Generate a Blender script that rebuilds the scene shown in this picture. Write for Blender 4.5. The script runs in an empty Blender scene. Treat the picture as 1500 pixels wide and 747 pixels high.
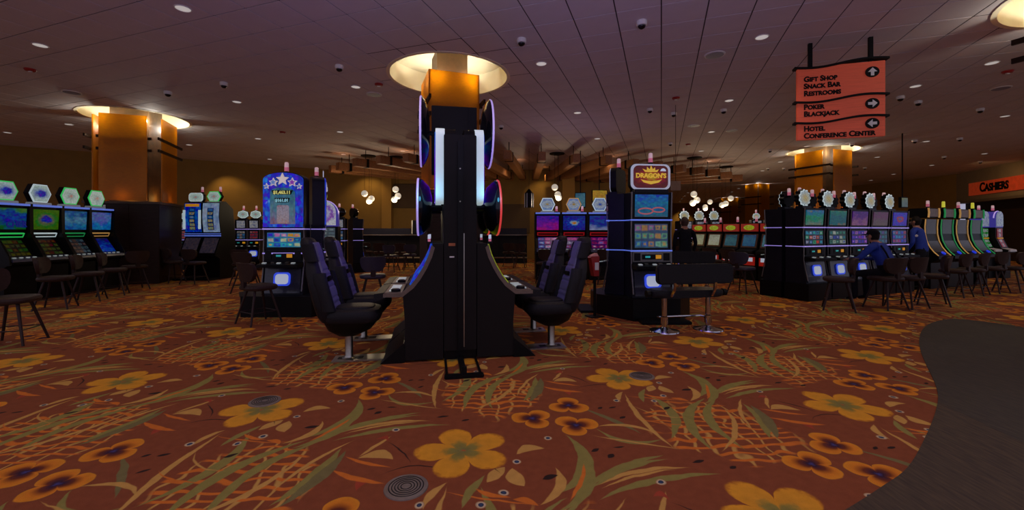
import bpy, bmesh, math, random
from mathutils import Vector, Matrix
random.seed(7)
PI = math.pi
SC = bpy.context.scene
COL = SC.collection

# ---------------------------------------------------------------- camera, world, exposure
F, CX, HZ = 624.0, 750.0, 339.0          # focal length, centre column and horizon row of the 1500x747 frame
CAMH, CEIL = 1.38, 4.50                  # eye height and ceiling height in metres
cam = bpy.data.cameras.new('camera')
cam.sensor_width = 36.0
cam.lens = 36.0 * F / 1500.0
cam.shift_y = -(373.5 - HZ) / 1500.0
cam.clip_start = 0.05
cam.clip_end = 300
camo = bpy.data.objects.new('camera', cam)
COL.objects.link(camo)
camo.location = (0, 0, CAMH)
camo.rotation_euler = (PI / 2, 0, 0)
SC.camera = camo

W = bpy.data.worlds.new('world')
SC.world = W
W.use_nodes = True
W.node_tree.nodes['Background'].inputs[0].default_value = (0.74, 0.72, 0.96, 1)
W.node_tree.nodes['Background'].inputs[1].default_value = 0.50
SC.view_settings.view_transform = 'Standard'
SC.view_settings.look = 'None'
SC.view_settings.exposure = 0.0
SC.view_settings.gamma = 1.0
SC.view_settings.use_curve_mapping = False
SC.cycles.use_denoising = True
SC.cycles.max_bounces = 4
SC.cycles.diffuse_bounces = 3

def light(name, kind, loc, energy, color, rot=(0, 0, 0), size=0.1, spot=None, blend=0.8, parent=None):
    l = bpy.data.lights.new(name, kind)
    l.energy = energy
    l.color = color
    if kind == 'SPOT':
        l.spot_size = spot
        l.spot_blend = blend
        l.shadow_soft_size = size
    elif kind == 'POINT':
        l.shadow_soft_size = size
    elif kind == 'AREA':
        l.size = size
    o = bpy.data.objects.new(name, l)
    COL.objects.link(o)
    o.location = loc
    o.rotation_euler = rot
    if parent: o.parent = parent
    return o

WARM = (1.0, 0.66, 0.36)
# unseen violet lamp added above the camera, standing in for lit signs out of view
light('violet_ceiling_fill', 'AREA', (0.4, -0.2, 1.9), 225, (0.50, 0.46, 1.0), rot=(PI, 0, 0), size=2.2)


# ---------------------------------------------------------------- pixel -> place helpers
def gnd(px, py):                          # floor point seen at a pixel
    d = CAMH * F / (py - HZ)
    return ((px - CX) / F * d, d)
def cl(px, py, z=CEIL):                   # point at height z (above eye level) seen at a pixel
    d = (z - CAMH) * F / (HZ - py)
    return ((px - CX) / F * d, d)
def at(px, d):                            # x for a pixel column at depth d
    return (px - CX) / F * d
def zat(py, d):
    return CAMH + (HZ - py) * d / F

# ---------------------------------------------------------------- materials
MATS = {}
def srgb(c):
    r = []
    for v in c:
        v = v / 255.0
        r.append(v / 12.92 if v <= 0.04045 else ((v + 0.055) / 1.055) ** 2.4)
    return (r[0], r[1], r[2], 1.0)
def nd(nt, t, **kw):
    n = nt.nodes.new(t)
    for k, v in kw.items(): setattr(n, k, v)
    return n
def mat(name, col, rough=0.5, metal=0.0, emit=None, es=0.0, var=0.12, vs=30.0, bump=0.0, bs=200.0, coat=0.0, aniso=None):
    if name in MATS: return MATS[name]
    m = bpy.data.materials.new(name)
    m.use_nodes = True
    nt = m.node_tree
    b = nt.nodes['Principled BSDF']
    c = srgb(col)
    b.inputs['Roughness'].default_value = rough
    b.inputs['Metallic'].default_value = metal
    if max(col) < 60: b.inputs['Specular IOR Level'].default_value = 0.16
    b.inputs['Coat Weight'].default_value = coat
    tc = nd(nt, 'ShaderNodeTexCoord')
    if var > 0:
        n = nd(nt, 'ShaderNodeTexNoise'); n.inputs['Scale'].default_value = vs; n.inputs['Detail'].default_value = 4
        if aniso:
            mp = nd(nt, 'ShaderNodeMapping'); mp.inputs['Scale'].default_value = aniso
            nt.links.new(tc.outputs['Object'], mp.inputs['Vector']); nt.links.new(mp.outputs[0], n.inputs['Vector'])
        else:
            nt.links.new(tc.outputs['Object'], n.inputs['Vector'])
        r = nd(nt, 'ShaderNodeValToRGB')
        r.color_ramp.elements[0].position = 0.3; r.color_ramp.elements[1].position = 0.7
        r.color_ramp.elements[0].color = tuple(x * (1 - var) for x in c[:3]) + (1,)
        r.color_ramp.elements[1].color = tuple(min(1, x * (1 + var)) for x in c[:3]) + (1,)
        nt.links.new(n.outputs['Fac'], r.inputs['Fac']); nt.links.new(r.outputs['Color'], b.inputs['Base Color'])
    else:
        b.inputs['Base Color'].default_value = c
    if bump > 0:
        n2 = nd(nt, 'ShaderNodeTexNoise'); n2.inputs['Scale'].default_value = bs; n2.inputs['Detail'].default_value = 3
        nt.links.new(tc.outputs['Object'], n2.inputs['Vector'])
        bp = nd(nt, 'ShaderNodeBump'); bp.inputs['Strength'].default_value = bump; bp.inputs['Distance'].default_value = 0.01
        nt.links.new(n2.outputs['Fac'], bp.inputs['Height']); nt.links.new(bp.outputs[0], b.inputs['Normal'])
    if emit is not None:
        b.inputs['Emission Color'].default_value = srgb(emit)
        b.inputs['Emission Strength'].default_value = es
    MATS[name] = m
    return m

def picture(name, kind, cols, es=0.30, n=(5, 3), seed=0.0, sc=3.0):
    """lit screen art: flat print/screens made of noise, cells and blobs over the face of the screen"""
    if name in MATS: return MATS[name]
    m = bpy.data.materials.new(name); m.use_nodes = True
    nt = m.node_tree; L = nt.links.new
    b = nt.nodes['Principled BSDF']
    b.inputs['Base Color'].default_value = (0.005, 0.005, 0.006, 1)
    b.inputs['Roughness'].default_value = 0.25
    tc = nd(nt, 'ShaderNodeTexCoord'); sp = nd(nt, 'ShaderNodeSeparateXYZ'); L(tc.outputs['Generated'], sp.inputs[0])
    def M(op, a, bb=None, c=None):
        q = nd(nt, 'ShaderNodeMath', operation=op)
        for i, v in enumerate((a, bb, c)):
            if v is None: continue
            if isinstance(v, (int, float)): q.inputs[i].default_value = v
            else: L(v, q.inputs[i])
        return q.outputs[0]
    def ramp(fac, cs, mode='LINEAR'):
        r = nd(nt, 'ShaderNodeValToRGB'); cr = r.color_ramp; cr.interpolation = mode
        k = len(cs)
        for i in range(k - 2): cr.elements.new(0.5)
        for i, c in enumerate(cs):
            cr.elements[i].position = i / (k if mode == 'CONSTANT' else max(1, k - 1)); cr.elements[i].color = srgb(c)
        L(fac, r.inputs['Fac']); return r.outputs['Color']
    def mix(fac, a, c):
        q = nd(nt, 'ShaderNodeMix', data_type='RGBA'); L(fac, q.inputs[0]); L(a, q.inputs[6]); L(c, q.inputs[7]); return q.outputs[2]
    x, z = sp.outputs['X'], sp.outputs['Z']
    no = nd(nt, 'ShaderNodeTexNoise', noise_dimensions='4D'); no.inputs['Scale'].default_value = sc; no.inputs['Detail'].default_value = 5
    no.inputs['W'].default_value = seed; L(tc.outputs['Generated'], no.inputs['Vector'])
    nf = M('MULTIPLY_ADD', M('SUBTRACT', no.outputs['Fac'], 0.5), 1.9, 0.5)
    if kind == 'reels':
        fx, fz = M('MULTIPLY', x, n[0]), M('MULTIPLY', z, n[1])
        cb = nd(nt, 'ShaderNodeCombineXYZ'); L(M('FLOOR', fx), cb.inputs[0]); L(M('FLOOR', fz), cb.inputs[1]); cb.inputs[2].default_value = seed
        wn = nd(nt, 'ShaderNodeTexWhiteNoise'); L(cb.outputs[0], wn.inputs['Vector'])
        cell = ramp(wn.outputs['Value'], cols[1:], 'CONSTANT')
        dx, dz = M('ABSOLUTE', M('SUBTRACT', M('FRACT', fx), 0.5)), M('ABSOLUTE', M('SUBTRACT', M('FRACT', fz), 0.5))
        d = M('MAXIMUM', M('MULTIPLY', dx, 0.8), dz)
        d = M('MULTIPLY_ADD', M('SUBTRACT', no.outputs['Fac'], 0.5), 0.5, d)
        msk = nd(nt, 'ShaderNodeMapRange'); msk.inputs[1].default_value = 0.22; msk.inputs[2].default_value = 0.38; msk.inputs[3].default_value = 1; msk.inputs[4].default_value = 0; L(d, msk.inputs[0])
        bg = ramp(z, [cols[0], cols[0]])
        col = mix(msk.outputs[0], bg, cell)
        dm = nd(nt, 'ShaderNodeMapRange'); dm.inputs[1].default_value = 0.10; dm.inputs[2].default_value = 0.20; dm.inputs[3].default_value = 0.85; dm.inputs[4].default_value = 0; L(d, dm.inputs[0])
        cb2 = nd(nt, 'ShaderNodeCombineXYZ'); L(M('FLOOR', fx), cb2.inputs[0]); L(M('FLOOR', fz), cb2.inputs[1]); cb2.inputs[2].default_value = seed + 7.3
        wn2 = nd(nt, 'ShaderNodeTexWhiteNoise'); L(cb2.outputs[0], wn2.inputs['Vector'])
        col = mix(dm.outputs[0], col, ramp(wn2.outputs['Value'], cols[::-1], 'CONSTANT'))
    elif kind == 'scene':
        col = ramp(M('ADD', M('MULTIPLY', z, 0.55), M('MULTIPLY', nf, 0.45)), cols)
    elif kind == 'blob':
        dx, dz = M('SUBTRACT', x, 0.5), M('SUBTRACT', z, 0.5)
        r = M('SQRT', M('ADD', M('MULTIPLY', dx, dx), M('MULTIPLY', dz, M('MULTIPLY', dz, 1.6))))
        r = M('ADD', M('MULTIPLY', r, 1.9), M('MULTIPLY', M('SUBTRACT', no.outputs['Fac'], 0.5), 0.9))
        col = ramp(r, cols)
    else:
        col = ramp(nf, cols)
    vo = nd(nt, 'ShaderNodeTexVoronoi', voronoi_dimensions='4D'); vo.inputs['Scale'].default_value = sc * 2.6; vo.inputs['W'].default_value = seed
    L(tc.outputs['Generated'], vo.inputs['Vector'])
    hs = nd(nt, 'ShaderNodeHueSaturation'); L(col, hs.inputs['Color']); hs.inputs['Saturation'].default_value = 1.2
    L(M('MULTIPLY_ADD', vo.outputs['Distance'], -0.6, 1.32), hs.inputs['Value'])
    sv = nd(nt, 'ShaderNodeSeparateColor'); L(vo.outputs['Color'], sv.inputs[0])
    L(M('MULTIPLY_ADD', M('SUBTRACT', sv.outputs[0], 0.5), 0.05, 0.5), hs.inputs['Hue'])
    col = hs.outputs['Color']
    L(col, b.inputs['Emission Color'])
    b.inputs['Emission Strength'].default_value = es * 1.3
    MATS[name] = m
    return m

BLACK = mat('black_laminate', (15, 14, 15), 0.38, var=0.15)
NAVY = mat('black_painted_metal', (26, 26, 36), 0.33, var=0.15, vs=8)
DARK = mat('dark_plastic', (14, 13, 15), 0.45)
KIOSK = mat('kiosk_dark_grey', (25, 21, 19), 0.5, var=0.08, vs=6)
CHROME = mat('chrome', (200, 200, 205), 0.12, 1.0, var=0.05)
STEEL = mat('brushed_steel', (170, 165, 155), 0.3, 1.0, var=0.1)
GREYTRIM = mat('grey_trim', (120, 116, 112), 0.35, 0.6)
TAUPE = mat('taupe_trim', (104, 88, 74), 0.45)
LEATHER = mat('black_leather', (30, 28, 30), 0.42, var=0.2, vs=60, bump=0.25, bs=350)
BLUELIT = mat('blue_lit_leather', (98, 94, 128), 0.5, var=0.12, vs=60, bump=0.2, bs=350)  # blue cast of the screen light is put into this leather colour
STOOLPAD = mat('brown_vinyl', (58, 42, 36), 0.45, var=0.15, vs=40, bump=0.2, bs=300)
STOOLLEG = mat('bronze_leg', (58, 44, 40), 0.4, 0.3)
COPPER = mat('hammered_copper_panel', (168, 98, 6), 0.36, 0.4, var=0.22, vs=14, bump=0.35, bs=26, aniso=(1, 1, 6))
def translucent(m, col, amt):
    nt = m.node_tree; b = nt.nodes['Principled BSDF']; out = nt.nodes['Material Output']
    tr = nd(nt, 'ShaderNodeBsdfTranslucent'); tr.inputs[0].default_value = srgb(col)
    mx = nd(nt, 'ShaderNodeMixShader'); mx.inputs[0].default_value = amt
    nt.links.new(b.outputs[0], mx.inputs[1]); nt.links.new(tr.outputs[0], mx.inputs[2]); nt.links.new(mx.outputs[0], out.inputs[0])
translucent(COPPER, (255, 200, 36), 0.30)
CORE = mat('bronze_brown_plaster', (92, 66, 34), 0.7, var=0.25, vs=6)
WOODBASE = mat('dark_walnut', (50, 33, 24), 0.4, var=0.3, vs=5, aniso=(1, 1, 12))
BEAMWOOD = mat('beam_wood', (150, 98, 54), 0.55, var=0.35, vs=4, aniso=(9, 9, 9))
WALLTAN = mat('tan_plaster', (132, 98, 40), 0.85, var=0.06, vs=3, bump=0.1, bs=80)
WALLGREY = mat('greige_plaster', (128, 110, 86), 0.85, var=0.06, vs=3)
CREAM = mat('cream_plaster', (236, 226, 192), 0.8, var=0.04, vs=4)
SIGNRED = mat('red_acrylic', (200, 80, 52), 0.5, var=0.2, vs=10, aniso=(0.3, 0.3, 14), emit=(206, 84, 54), es=0.16)  # emission added only to brighten the panel
INK = mat('black_ink', (14, 11, 9), 0.6, var=0)
OFFWHITE = mat('off_white', (225, 222, 214), 0.5, var=0.03)
GLOBE = mat('lit_globe_glass', (240, 235, 220), 0.3, emit=(245, 236, 214), es=0.36, var=0)
LAMPWHITE = mat('lit_lamp_face', (240, 238, 230), 0.4, emit=(255, 250, 244), es=0.34, var=0)
REDPLASTIC = mat('red_plastic', (150, 22, 20), 0.4, var=0.05)
STRIPV = mat('violet_light_strip', (200, 190, 255), 0.4, emit=(168, 150, 255), es=0.40, var=0)
STRIPB = mat('blue_light_strip', (120, 150, 255), 0.4, emit=(110, 140, 255), es=0.40, var=0)
NEONW = mat('white_light_tube', (230, 240, 245), 0.4, emit=(205, 232, 238), es=0.40, var=0)
NEONP = mat('lilac_light_rim', (220, 205, 255), 0.4, emit=(200, 172, 255), es=0.40, var=0)
NEONR = mat('red_light_rim', (255, 90, 80), 0.4, emit=(240, 66, 70), es=0.45, var=0)
NEONG = mat('green_light_rim', (90, 230, 110), 0.4, emit=(44, 220, 104), es=0.4, var=0)
NEONGD = mat('dim_green_light_rim', (60, 160, 90), 0.4, emit=(40, 190, 104), es=0.22, var=0)
NEONO = mat('amber_light_rim', (230, 180, 110), 0.4, emit=(232, 176, 92), es=0.26, var=0)
LOGO = mat('lit_white_panel', (220, 230, 245), 0.4, emit=(206, 220, 238), es=0.38, var=0)
LOGORIM = mat('lit_blue_rim', (60, 90, 255), 0.4, emit=(60, 92, 255), es=0.45, var=0)
CANDLE = mat('candle_lens_white', (230, 200, 205), 0.35, emit=(238, 196, 198), es=0.30, var=0)
CANDLEP = mat('candle_lens_pink', (230, 130, 150), 0.35, emit=(235, 120, 150), es=0.24, var=0)
CANDLEY = mat('candle_lens_yellow', (230, 230, 80), 0.35, emit=(232, 230, 70), es=0.4, var=0)
AMBER = mat('amber_display', (230, 160, 30), 0.4, emit=(235, 160, 28), es=0.32, var=0)
CYAND = mat('cyan_display', (60, 200, 190), 0.4, emit=(50, 190, 190), es=0.22, var=0)
BUTTON = mat('lit_button', (210, 215, 215), 0.4, emit=(190, 210, 205), es=0.22, var=0)

# ---------------------------------------------------------------- mesh helpers
class MB:
    def __init__(s): s.v = []; s.f = []
    def add(s, vs, fs):
        b = len(s.v); s.v += [tuple(p) for p in vs]; s.f += [tuple(i + b for i in q) for q in fs]; return s
    def box(s, x0, x1, y0, y1, z0, z1):
        return s.add([(x0, y0, z0), (x1, y0, z0), (x1, y1, z0), (x0, y1, z0), (x0, y0, z1), (x1, y0, z1), (x1, y1, z1), (x0, y1, z1)],
                     [(0, 3, 2, 1), (4, 5, 6, 7), (0, 1, 5, 4), (1, 2, 6, 5), (2, 3, 7, 6), (3, 0, 4, 7)])
    def prism(s, pts, a0, a1, axis='y'):
        """outline pts in the plane across `axis`, between a0 and a1 along it"""
        n = len(pts)
        def P(p, a):
            return (p[0], a, p[1]) if axis == 'y' else ((a, p[0], p[1]) if axis == 'x' else (p[0], p[1], a))
        vs = [P(p, a0) for p in pts] + [P(p, a1) for p in pts]
        fs = [tuple(range(n)), tuple(range(2 * n - 1, n - 1, -1))] + [(i, n + i, n + (i + 1) % n, (i + 1) % n) for i in range(n)]
        return s.add(vs, fs)
    def loft(s, rings, cap=True):
        n = len(rings[0]); vs = [p for r in rings for p in r]; fs = []
        for k in range(len(rings) - 1):
            for i in range(n):
                fs.append((k * n + i, k * n + (i + 1) % n, (k + 1) * n + (i + 1) % n, (k + 1) * n + i))
        if cap: fs += [tuple(range(n - 1, -1, -1)), tuple((len(rings) - 1) * n + i for i in range(n))]
        return s.add(vs, fs)
    def lathe(s, prof, seg=16, c=(0, 0, 0)):
        return s.loft([[(c[0] + r * math.cos(2 * PI * i / seg), c[1] + r * math.sin(2 * PI * i / seg), c[2] + z) for i in range(seg)] for r, z in prof])
    def tube(s, path, r, seg=8, closed=False):
        P = [Vector(p) for p in path]; rings = []; n = len(P)
        up = None
        for i in range(n):
            if closed: t = P[(i + 1) % n] - P[i - 1]
            else: t = P[min(i + 1, n - 1)] - P[max(i - 1, 0)]
            t.normalize()
            if up is None:
                up = Vector((0, 0, 1)) if abs(t.z) < 0.9 else Vector((1, 0, 0))
            a = t.cross(up)
            if a.length < 1e-4: a = t.orthogonal()
            a.normalize(); b = a.cross(t).normalized(); up = b
            rr = r[i] if isinstance(r, (list, tuple)) else r
            rings.append([tuple(P[i] + rr * (math.cos(2 * PI * k / seg) * a + math.sin(2 * PI * k / seg) * b)) for k in range(seg)])
        if closed:
            rings.append(rings[0]); return s.loft(rings, cap=False)
        return s.loft(rings)

def rrect(w, h, r, cx=0, cz=0, seg=5):
    r = min(r, w / 2 - 1e-4, h / 2 - 1e-4); pts = []
    for (sx, sz, a0) in ((1, -1, -PI / 2), (1, 1, 0), (-1, 1, PI / 2), (-1, -1, PI)):
        for i in range(seg + 1):
            a = a0 + PI / 2 * i / seg
            pts.append((cx + sx * (w / 2 - r) + r * math.cos(a), cz + sz * (h / 2 - r) + r * math.sin(a)))
    return pts
def ellipse(rx, rz, cx=0, cz=0, seg=28, a0=0):
    return [(cx + rx * math.cos(a0 + 2 * PI * i / seg), cz + rz * math.sin(a0 + 2 * PI * i / seg)) for i in range(seg)]
def sring(w, d, n, cx, cy, z, seg=28):                        # superellipse ring in plan
    o = []
    for i in range(seg):
        a = 2 * PI * i / seg; c, s = math.cos(a), math.sin(a)
        o.append((cx + w * math.copysign(abs(c) ** (2 / n), c), cy + d * math.copysign(abs(s) ** (2 / n), s), z))
    return o
def pad(w, d, z0, z1, n=4, cx=0, cy=0, round=0.03, seg=28):
    R = []
    for t, z in ((round, z0), (round * 0.3, z0 + round * 0.3), (0, z0 + round), (0, z1 - round), (round * 0.3, z1 - round * 0.3), (round, z1), (w * 0.5, z1 + 0.004)):
        R.append(sring(w - t, d - t * d / w, n, cx, cy, z, seg))
    return MB().loft(R)

MESHES = {}
def mesh_of(key, fn, smooth=True, ang=0.6, bevel=0.0):
    if key in MESHES: return MESHES[key]
    b = fn() if callable(fn) else fn
    me = bpy.data.meshes.new(str(key) if isinstance(key, str) else 'part')
    me.from_pydata(b.v, [], b.f)
    bm = bmesh.new(); bm.from_mesh(me)
    if bevel > 0:
        bmesh.ops.bevel(bm, geom=[e for e in bm.edges if e.is_manifold and e.calc_face_angle(0) > 0.5], offset=bevel, segments=2, affect='EDGES', clamp_overlap=True)
    bmesh.ops.recalc_face_normals(bm, faces=bm.faces)
    bm.to_mesh(me); bm.free()
    if smooth:
        me.shade_smooth(); me.set_sharp_from_angle(angle=ang)
    me.materials.append(None)
    MESHES[key] = me
    return me
_uid = [0]
def part(name, fn, m, parent=None, key=None, smooth=True, bevel=0.0, loc=None, rot=None, label=None, ang=0.6):
    if key is None:
        _uid[0] += 1; key = '%s_%d' % (name, _uid[0])
    me = mesh_of(key, fn, smooth, ang, bevel)
    o = bpy.data.objects.new(name, me)
    COL.objects.link(o)
    s = o.material_slots[0]; s.link = 'OBJECT'; s.material = m
    if parent is not None: o.parent = parent
    if loc is not None: o.location = loc
    if rot is not None: o.rotation_euler = rot
    if label: o['label'] = label
    return o
def box(name, b, m, parent=None, bevel=0.0, key=None, **kw):
    return part(name, lambda: MB().box(*b), m, parent, key=key, bevel=bevel, **kw)
def thing(name, label, cat, loc=(0, 0, 0), rz=0.0, group=None, kind=None):
    o = bpy.data.objects.new(name, None)
    COL.objects.link(o)
    o.location = loc if len(loc) == 3 else (loc[0], loc[1], 0)
    o.rotation_euler = (0, 0, rz)
    o.empty_display_size = 0.2
    tag(o, label, cat, group, kind)
    return o
def tag(o, label, cat, group=None, kind=None):
    if label: o['label'] = label
    if cat: o['category'] = cat
    if group: o['group'] = group
    if kind: o['kind'] = kind
    return o
def text(name, body, m, parent, loc, size, rot=(PI / 2, 0, 0), extrude=0.004, caps=False, offset=0.0, align='LEFT', sx=1.0, shear=0.0, key=None):
    cu = bpy.data.curves.new(name, 'FONT')
    cu.body = body; cu.size = size; cu.extrude = extrude; cu.offset = offset; cu.align_x = align; cu.shear = shear
    cu.resolution_u = 3
    if caps:
        cu.small_caps_scale = 0.8
        for f_ in cu.body_format: f_.use_small_caps = True
    t = bpy.data.objects.new(name, cu)
    me = bpy.data.meshes.new_from_object(t)
    bpy.data.objects.remove(t)
    bpy.data.curves.remove(cu)
    me.materials.clear(); me.materials.append(m)
    o = bpy.data.objects.new(name, me)
    COL.objects.link(o)
    o.parent = parent; o.location = loc; o.rotation_euler = rot; o.scale = (sx, 1, 1)
    return o
ORD = ['first', 'second', 'third', 'fourth', 'fifth', 'sixth', 'seventh', 'eighth', 'ninth', 'tenth', 'eleventh', 'twelfth', 'thirteenth', 'fourteenth', 'fifteenth', 'sixteenth']
# ================================================================ STRUCTURE
VX, UX = Vector((0.944, -0.331)), Vector((0.331, 0.944))      # ceiling grid directions on plan

# ---------------------------------------------------------------- carpet (printed pattern, node based)
def carpet_material():
    m = bpy.data.materials.new('floral_carpet'); m.use_nodes = True
    nt = m.node_tree; L = nt.links.new
    b = nt.nodes['Principled BSDF']
    b.inputs['Roughness'].default_value = 0.95
    b.inputs['Specular IOR Level'].default_value = 0.15
    o0 = Vector(gnd(678, 660))
    a = 1.742 * VX - 0.045 * UX
    bb = 0.80 * VX + 1.685 * UX
    A = a.length; ex = a / A; ey = Vector((-ex.y, ex.x))
    Bx, By = bb.dot(ex), bb.dot(ey)
    def loc(px, py):
        q = Vector(gnd(px, py)) - o0
        return (q.dot(ex), q.dot(ey))
    # ---- lattice wrap group: (Pos, Centre) -> offset in the repeat
    def grp(name, ins, outs=(('Mask', 'NodeSocketFloat'),)):
        g = bpy.data.node_groups.new(name, 'ShaderNodeTree')
        for n_, t in ins: g.interface.new_socket(n_, in_out='INPUT', socket_type=t)
        for n_, t in outs: g.interface.new_socket(n_, in_out='OUTPUT', socket_type=t)
        return g, g.nodes.new('NodeGroupInput'), g.nodes.new('NodeGroupOutput')
    def mk(g):
        def M(op, x, y=None, z=None, clamp=False):
            q = g.nodes.new('ShaderNodeMath'); q.operation = op; q.use_clamp = clamp
            for i, v in enumerate((x, y, z)):
                if v is None: continue
                if isinstance(v, (int, float)): q.inputs[i].default_value = v
                else: g.links.new(v, q.inputs[i])
            return q.outputs[0]
        return M
    def wrapped(g, M, pos, cx, cy):
        sp = g.nodes.new('ShaderNodeSeparateXYZ'); g.links.new(pos, sp.inputs[0])
        dx, dy = M('SUBTRACT', sp.outputs[0], cx), M('SUBTRACT', sp.outputs[1], cy)
        row = M('ROUND', M('DIVIDE', dy, By))
        y = M('MULTIPLY_ADD', row, -By, dy)
        x = M('MULTIPLY_ADD', row, -Bx, dx)
        x = M('MULTIPLY_ADD', M('ROUND', M('DIVIDE', x, A)), -A, x)
        return x, y
    FL = 'NodeSocketFloat'
    g1, gi, go = grp('carpet_blade', [('Pos', 'NodeSocketVector'), ('Cx', FL), ('Cy', FL), ('C', FL), ('S', FL), ('K', FL), ('Bend', FL), ('Wid', FL)])
    M = mk(g1)
    x, y = wrapped(g1, M, gi.outputs['Pos'], gi.outputs['Cx'], gi.outputs['Cy'])
    s = M('ADD', M('MULTIPLY', x, gi.outputs['C']), M('MULTIPLY', y, gi.outputs['S']))
    t = M('SUBTRACT', M('MULTIPLY', y, gi.outputs['C']), M('MULTIPLY', x, gi.outputs['S']))
    q = M('SUBTRACT', 1.0, M('MULTIPLY', M('MULTIPLY', s, s), gi.outputs['K']))
    dd = M('ABSOLUTE', M('SUBTRACT', t, M('MULTIPLY', q, gi.outputs['Bend'])))
    g1.links.new(M('MULTIPLY', M('SUBTRACT', M('MULTIPLY', q, gi.outputs['Wid']), dd), 160.0, clamp=True), go.inputs['Mask'])
    g2, gi, go = grp('carpet_polar', [('Pos', 'NodeSocketVector'), ('Cx', FL), ('Cy', FL), ('N', FL), ('Ph', FL), ('R', FL)], (('Rad', FL), ('Ray', FL)))
    M = mk(g2)
    x, y = wrapped(g2, M, gi.outputs['Pos'], gi.outputs['Cx'], gi.outputs['Cy'])
    r = M('SQRT', M('ADD', M('MULTIPLY', x, x), M('MULTIPLY', y, y)))
    th = M('ARCTAN2', y, x)
    lobe = M('POWER', M('ABSOLUTE', M('COSINE', M('MULTIPLY_ADD', th, gi.outputs['N'], gi.outputs['Ph']))), 0.55)
    edge = M('MULTIPLY', gi.outputs['R'], M('MULTIPLY_ADD', lobe, 0.58, 0.42))
    g2.links.new(M('DIVIDE', r, edge), go.inputs['Rad'])
    g2.links.new(lobe, go.inputs['Ray'])
    # ---- main tree
    M = mk(nt)
    geo = nd(nt, 'ShaderNodeNewGeometry')
    def vdot(v, ax, off):
        q = nd(nt, 'ShaderNodeVectorMath', operation='DOT_PRODUCT'); L(v, q.inputs[0]); q.inputs[1].default_value = (ax.x, ax.y, 0)
        return M('SUBTRACT', q.outputs['Value'], off)
    px_, py_ = vdot(geo.outputs['Position'], ex, o0.dot(ex)), vdot(geo.outputs['Position'], ey, o0.dot(ey))
    cb = nd(nt, 'ShaderNodeCombineXYZ'); L(px_, cb.inputs[0]); L(py_, cb.inputs[1])
    nz = nd(nt, 'ShaderNodeTexNoise'); nz.inputs['Scale'].default_value = 7.0; nz.inputs['Detail'].default_value = 2; L(cb.outputs[0], nz.inputs['Vector'])
    wob = nd(nt, 'ShaderNodeVectorMath', operation='MULTIPLY_ADD'); L(nz.outputs['Color'], wob.inputs[0]); wob.inputs[1].default_value = (0.035, 0.035, 0); L(cb.outputs[0], wob.inputs[2])
    off = nd(nt, 'ShaderNodeVectorMath', operation='SUBTRACT'); L(wob.outputs[0], off.inputs[0]); off.inputs[1].default_value = (0.0175, 0.0175, 0)
    pos = off.outputs[0]
    BASE = srgb((124, 66, 38))
    cur = [None]
    def over(mask, col):
        q = nd(nt, 'ShaderNodeMix', data_type='RGBA')
        if isinstance(mask, float): q.inputs[0].default_value = mask
        else: L(mask, q.inputs[0])
        if cur[0] is None: q.inputs[6].default_value = BASE
        else: L(cur[0], q.inputs[6])
        if isinstance(col, tuple): q.inputs[7].default_value = srgb(col)
        else: L(col, q.inputs[7])
        cur[0] = q.outputs[2]
    def blade(p0, p1, p2, w, col, conv):
        P0, P1, P2 = (Vector(loc(*conv(*p))) for p in (p0, p1, p2))
        c = (P0 + P2) / 2; ch = P2 - P0; Ln = ch.length; u = ch / Ln
        bend = (P1 - c).dot(Vector((-u.y, u.x)))
        n_ = nd(nt, 'ShaderNodeGroup'); n_.node_tree = g1
        L(pos, n_.inputs['Pos'])
        for k, v in dict(Cx=c.x, Cy=c.y, C=u.x, S=u.y, K=4 / (Ln * Ln), Bend=bend, Wid=w * 1.25).items(): n_.inputs[k].default_value = v
        over(n_.outputs[0], col)
    def polar(p, conv, N, ph, R):
        c = loc(*conv(*p)); n_ = nd(nt, 'ShaderNodeGroup'); n_.node_tree = g2
        L(pos, n_.inputs['Pos'])
        for k, v in dict(Cx=c[0], Cy=c[1], N=N, Ph=ph, R=R).items(): n_.inputs[k].default_value = v
        return n_.outputs['Rad'], n_.outputs['Ray']
    def ramp(fac, stops):
        r = nd(nt, 'ShaderNodeValToRGB'); cr = r.color_ramp
        for i in range(len(stops) - 2): cr.elements.new(0.5)
        for i, (p, c) in enumerate(stops): cr.elements[i].position = p; cr.elements[i].color = srgb(c)
        L(fac, r.inputs['Fac']); return r.outputs['Color']
    k3 = lambda x, y: (750 + x / 3.995, 560 + y / 3.995)
    k2 = lambda x, y: (375 + x / 3.995, 560 + y / 3.995)
    G, T, O, K = (132, 122, 60), (184, 140, 68), (194, 106, 36), (44, 30, 24)
    G2 = (112, 102, 60)
    # woven orange lattice patch
    lx, ly = Vector(loc(*k3(1210, 265)))
    n_ = nd(nt, 'ShaderNodeGroup'); n_.node_tree = g2
    L(pos, n_.inputs['Pos'])
    for k, v in dict(Cx=lx, Cy=ly, N=0.0, Ph=0.0, R=0.50).items(): n_.inputs[k].default_value = v
    nz2 = nd(nt, 'ShaderNodeTexNoise'); nz2.inputs['Scale'].default_value = 3.2; nz2.inputs['Detail'].default_value = 1; L(cb.outputs[0], nz2.inputs['Vector'])
    zone = M('MULTIPLY', M('SUBTRACT', M('MULTIPLY_ADD', nz2.outputs['Fac'], 1.1, 0.40), n_.outputs['Rad']), 9.0, clamp=True)
    wv = nd(nt, 'ShaderNodeTexNoise'); wv.inputs['Scale'].default_value = 4.5; wv.inputs['Detail'].default_value = 1; L(cb.outputs[0], wv.inputs['Vector'])
    wsep = nd(nt, 'ShaderNodeSeparateColor'); L(wv.outputs['Color'], wsep.inputs[0])
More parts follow.
